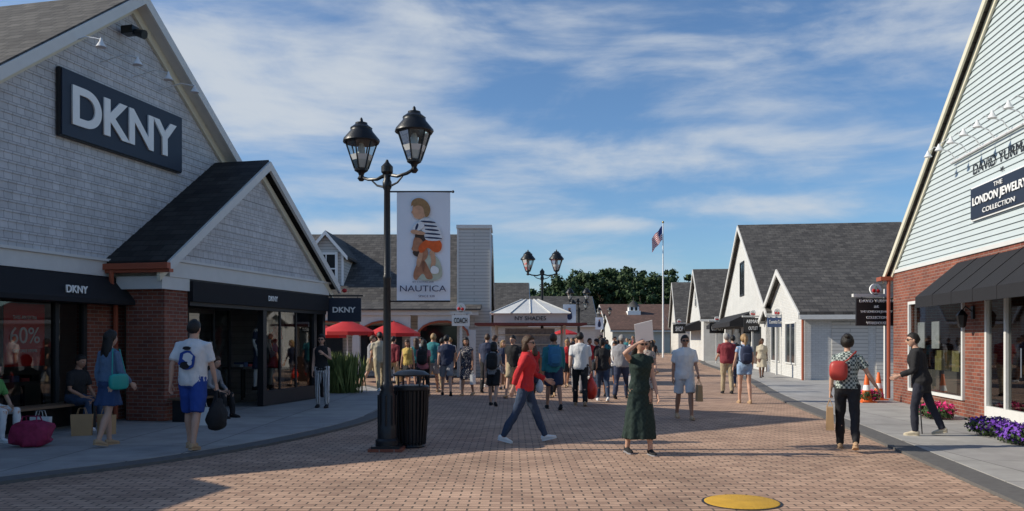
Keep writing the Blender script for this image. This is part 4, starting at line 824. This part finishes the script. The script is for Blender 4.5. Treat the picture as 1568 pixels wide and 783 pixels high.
crowd=[('woman_in_pink_top',-2.47,22.9,5,1.62,True,pinkc,'trousers',bl,'long','dark',('backpack',bl)),
('man_in_navy_polo',-1.86,23.4,-5,1.75,False,nvy,'shorts',greyc,'short','dark',None),
('woman_in_dark_dress',-1.28,23.4,200,1.66,True,floral,'dress',floral,'mid','dark',('paper',0,whpl,.8)),
('woman_in_dark_top',-.45,19.8,10,1.55,True,greyc,'shorts',bl,'mid','dark',('backpack',bl)),
('woman_in_red_top',.52,20.8,340,1.6,True,red,'shorts',jeans,'long','brown',('plastic',1,whpl,.9)),
('man_in_teal_shirt',.95,18.8,-5,1.76,False,teal,'shorts',nvy,'short','brown',('backpack',cl('blue_bag',(.04,.16,.3)))),
('man_in_white_polo',1.64,19.8,5,1.78,False,wh,'trousers',bl,'short','dark',('plastic',1,redpl,1.2)),
('man_in_red_shirt',-3.9,26.9,20,1.72,False,maroon,'trousers',khaki,'short','dark',None),
('woman_in_yellow_top',-3.26,25.8,200,1.6,True,yellow,'skirt',bl,'long','brown',('paper',1,brownpaper,.9)),
('man_in_grey_shirt',-4.7,27.6,100,1.75,False,greyc,'shorts',khaki,'short','brown',None),
('woman_in_white_top',3.25,25.8,200,1.58,True,wh,'shorts',jeans,'long','dark',('shoulder',1,tans)),
('man_in_black_shirt',1.95,24.6,185,1.74,False,bl,'trousers',greyc,'short','dark',None),
('boy_in_blue_shirt',2.5,23.0,190,1.3,False,lblue,'shorts',nvy,'short','dark',None),
('woman_in_beige_dress',10.2,33.6,185,1.66,True,beige,'dress',beige,'long','brown',('paper',0,whpl,.9)),
('man_in_grey_shirt',7.4,27.5,-10,1.76,False,greyc,'trousers',nvy,'short','dark',('backpack',bl)),
('man_in_black_shirt',.05,22.6,200,1.76,False,bl,'shorts',khaki,'short','dark',None),
('woman_in_black_top',2.35,21.3,0,1.64,True,bl,'trousers',jeans,'pony','dark',('shoulder',-1,bl)),
('man_in_dark_shirt',-.75,24.8,10,1.78,False,nvy,'trousers',bl,'short','brown',None),
('woman_in_orange_top',1.15,22.9,170,1.6,True,orange,'trousers',bl,'mid','brown',None),
('man_in_striped_shirt',2.95,22.2,20,1.74,False,greyc,'trousers',nvy,'short','grey',('paper',1,whpl,.9))]
def addp(t,vox=.019,z=0):
    n,x,y,f,h,fem,top,bot,bm,hs,hair,bag=t; s=random.choice((-1,1)); a=random.uniform(8,22); lg=((a,4,2),(-a,12,2)); b=random.uniform(5,22)
    ar=[(-b,8,12),(b,8,random.choice((12,25,60)))]
    if s<0: lg=(lg[1],lg[0]); ar=ar[::-1]
    gr=(0,0)
    if bag and bag[0] in('paper','plastic'): ar[bag[1]]=(3,10,6); gr=(1-bag[1],bag[1])
    person(n,x,y,f,h,fem,legs=lg,arms=tuple(ar),top=top,bot=bot,bm=bm,botz={'shorts':.85,'skirt':.55,'dress':.5,'trousers':0}[bot],hs=hs,hair=hair,bags=(bag,) if bag else (),grip=gr,vox=vox,z=z,skin=random.choice((0,0,1,1,2)),sleeve=random.choice((.3,.42,.42,.95)) if not fem else random.choice((0.1,.3,.42)),loose=random.uniform(.012,.03),shoe=random.choice((whs,bl,tans)),girth=random.uniform(1,1.18),hy=random.uniform(-35,35),hp=random.uniform(-4,14),lean=random.uniform(0,6))
for t in crowd: addp(t)
tops=[wh,bl,nvy,red,teal,pinkc,greyc,beige,lblue,maroon,floral,wh,bl,nvy,bl,greyc,nvy,maroon]
pos=[(t[1],t[2]) for t in crowd]
for i in range(58):
    for _ in range(40):
        if i<22: y=random.uniform(24.5,36); x=random.uniform(-4.2,4.2)
        elif i<46: y=random.uniform(34,62); x=random.uniform(-1.5,3.5+.1*y)
        else: y=random.uniform(45,85); x=random.uniform(.08*y,.17*y)
        if all((x-a)**2+(y-b)**2>.7 for a,b in pos) and not(-1.9<x<2.9 and 28.2<y<32.5) and not(x<-1.2 and y>33.5): break
    pos.append((x,y)); fem=random.random()<.5
    addp(('pedestrian_woman' if fem else 'pedestrian_man',x,y,random.choice((0,180,180,0,90,270))+random.uniform(-25,25),random.uniform(1.5,1.68) if fem else random.uniform(1.66,1.86),fem,random.choice(tops),random.choice(('shorts','trousers','dress','skirt') if fem else ('shorts','trousers')),random.choice((jeans,bl,khaki,nvy,greyc,bl)),random.choice(('long','mid','pony')) if fem else 'short',random.choice(('dark','dark','brown','blond')),random.choice((None,('backpack',bl),('paper',1,brownpaper,.9),('paper',0,whpl,.9),('plastic',1,redpl,.8)))),.022 if y<36 else .03)
def seat(name,u,v,**k):
    x=-11.32+.226*u-.974*v; y=.974*u+.226*v
    return person(name,x,y,103+k.pop('df',0),z=.05,legs=k.pop('legs',((88,86,6),(88,92,6))),arms=(('pts',(-.24,.1,1.15),(-.12,.33,1.06)),('pts',(.24,.1,1.15),(.12,.33,1.06))),lean=k.pop('lean',12),**k)
seat('seated_woman',13.0,-.38,fem=True,h=1.62,top=greent,bm=wh,bot='trousers',hs='short',shoe=whs)
seat('seated_man',14.75,-.38,h=1.72,top=bl,bm=jeans,bot='trousers',hs='short',shoe=whs,skin=1)
seat('seated_woman',17.1,-1.5,fem=True,h=1.62,top=greyc,bm=bl,hs='long',hair='brown',shoe=bl,sleeve=.9)
for u,v_,mt in((20.3,-.75,nvy),(21.1,-.7,red),(12.0,.45,bl)):
    person('mannequin',-11.32+.226*u-.974*v_,.974*u+.226*v_,110,1.78,True,legs=((3,2,2),(-3,2,2)),arms=((5,10,15),(-5,12,30)),top=mt,bot='dress',bm=mt,botz=.5,hs='bald',skin=3,vox=.02,z=.4 if u>19 else .06,shoe=bl)
def gbag(name,x,y,m,kind='paper',s=1.0,rz=0):
    e=empty(name,(x,y,.05),rz); g=MB()
    if kind=='paper':
        g.add([(-.17*s,-.07*s,0),(.17*s,-.07*s,0),(.17*s,.07*s,0),(-.17*s,.07*s,0),(-.19*s,-.06*s,.4*s),(.19*s,-.06*s,.4*s),(.19*s,.06*s,.4*s),(-.19*s,.06*s,.4*s)],[(0,3,2,1),(0,1,5,4),(1,2,6,5),(2,3,7,6),(3,0,4,7)],m)
        for q in(-1,1): g.tube([(-.08*s,q*.06*s,.4*s),(-.05*s,q*.05*s,.52*s),(.05*s,q*.05*s,.52*s),(.08*s,q*.06*s,.4*s)],.005,m,5)
    else:
        g.sell((0,0,.19),(.28,.16,.19),m,.7,20,12)
        for vi in range(len(g.v)): c=V(g.v[vi]); g.v[vi]=tuple(c+V((1,1,.6))*.05*noise.noise(c*9))
        for q in(-1,1): g.tube([(-.12,q*.09,.32),(-.1,q*.04,.44),(.1,q*.04,.44),(.12,q*.09,.32)],.012,m,6)
    g.obj('bag',e)
gbag('magenta_bag',-6.95,11.9,mat('magenta_fabric',(.28,.02,.07),.7,var=.6,vs=14),'duffel',1)
gbag('shopping_bag',-6.95,13.3,brownpaper,s=.85,rz=.3); gbag('shopping_bag',-6.65,13.5,brownpaper,s=.8,rz=-.3); gbag('shopping_bag',-7.5,13.1,whpl,s=.8); gbag('shopping_bag',-5.6,14.9,whpl,s=.8)
print('objects',len(D.objects))
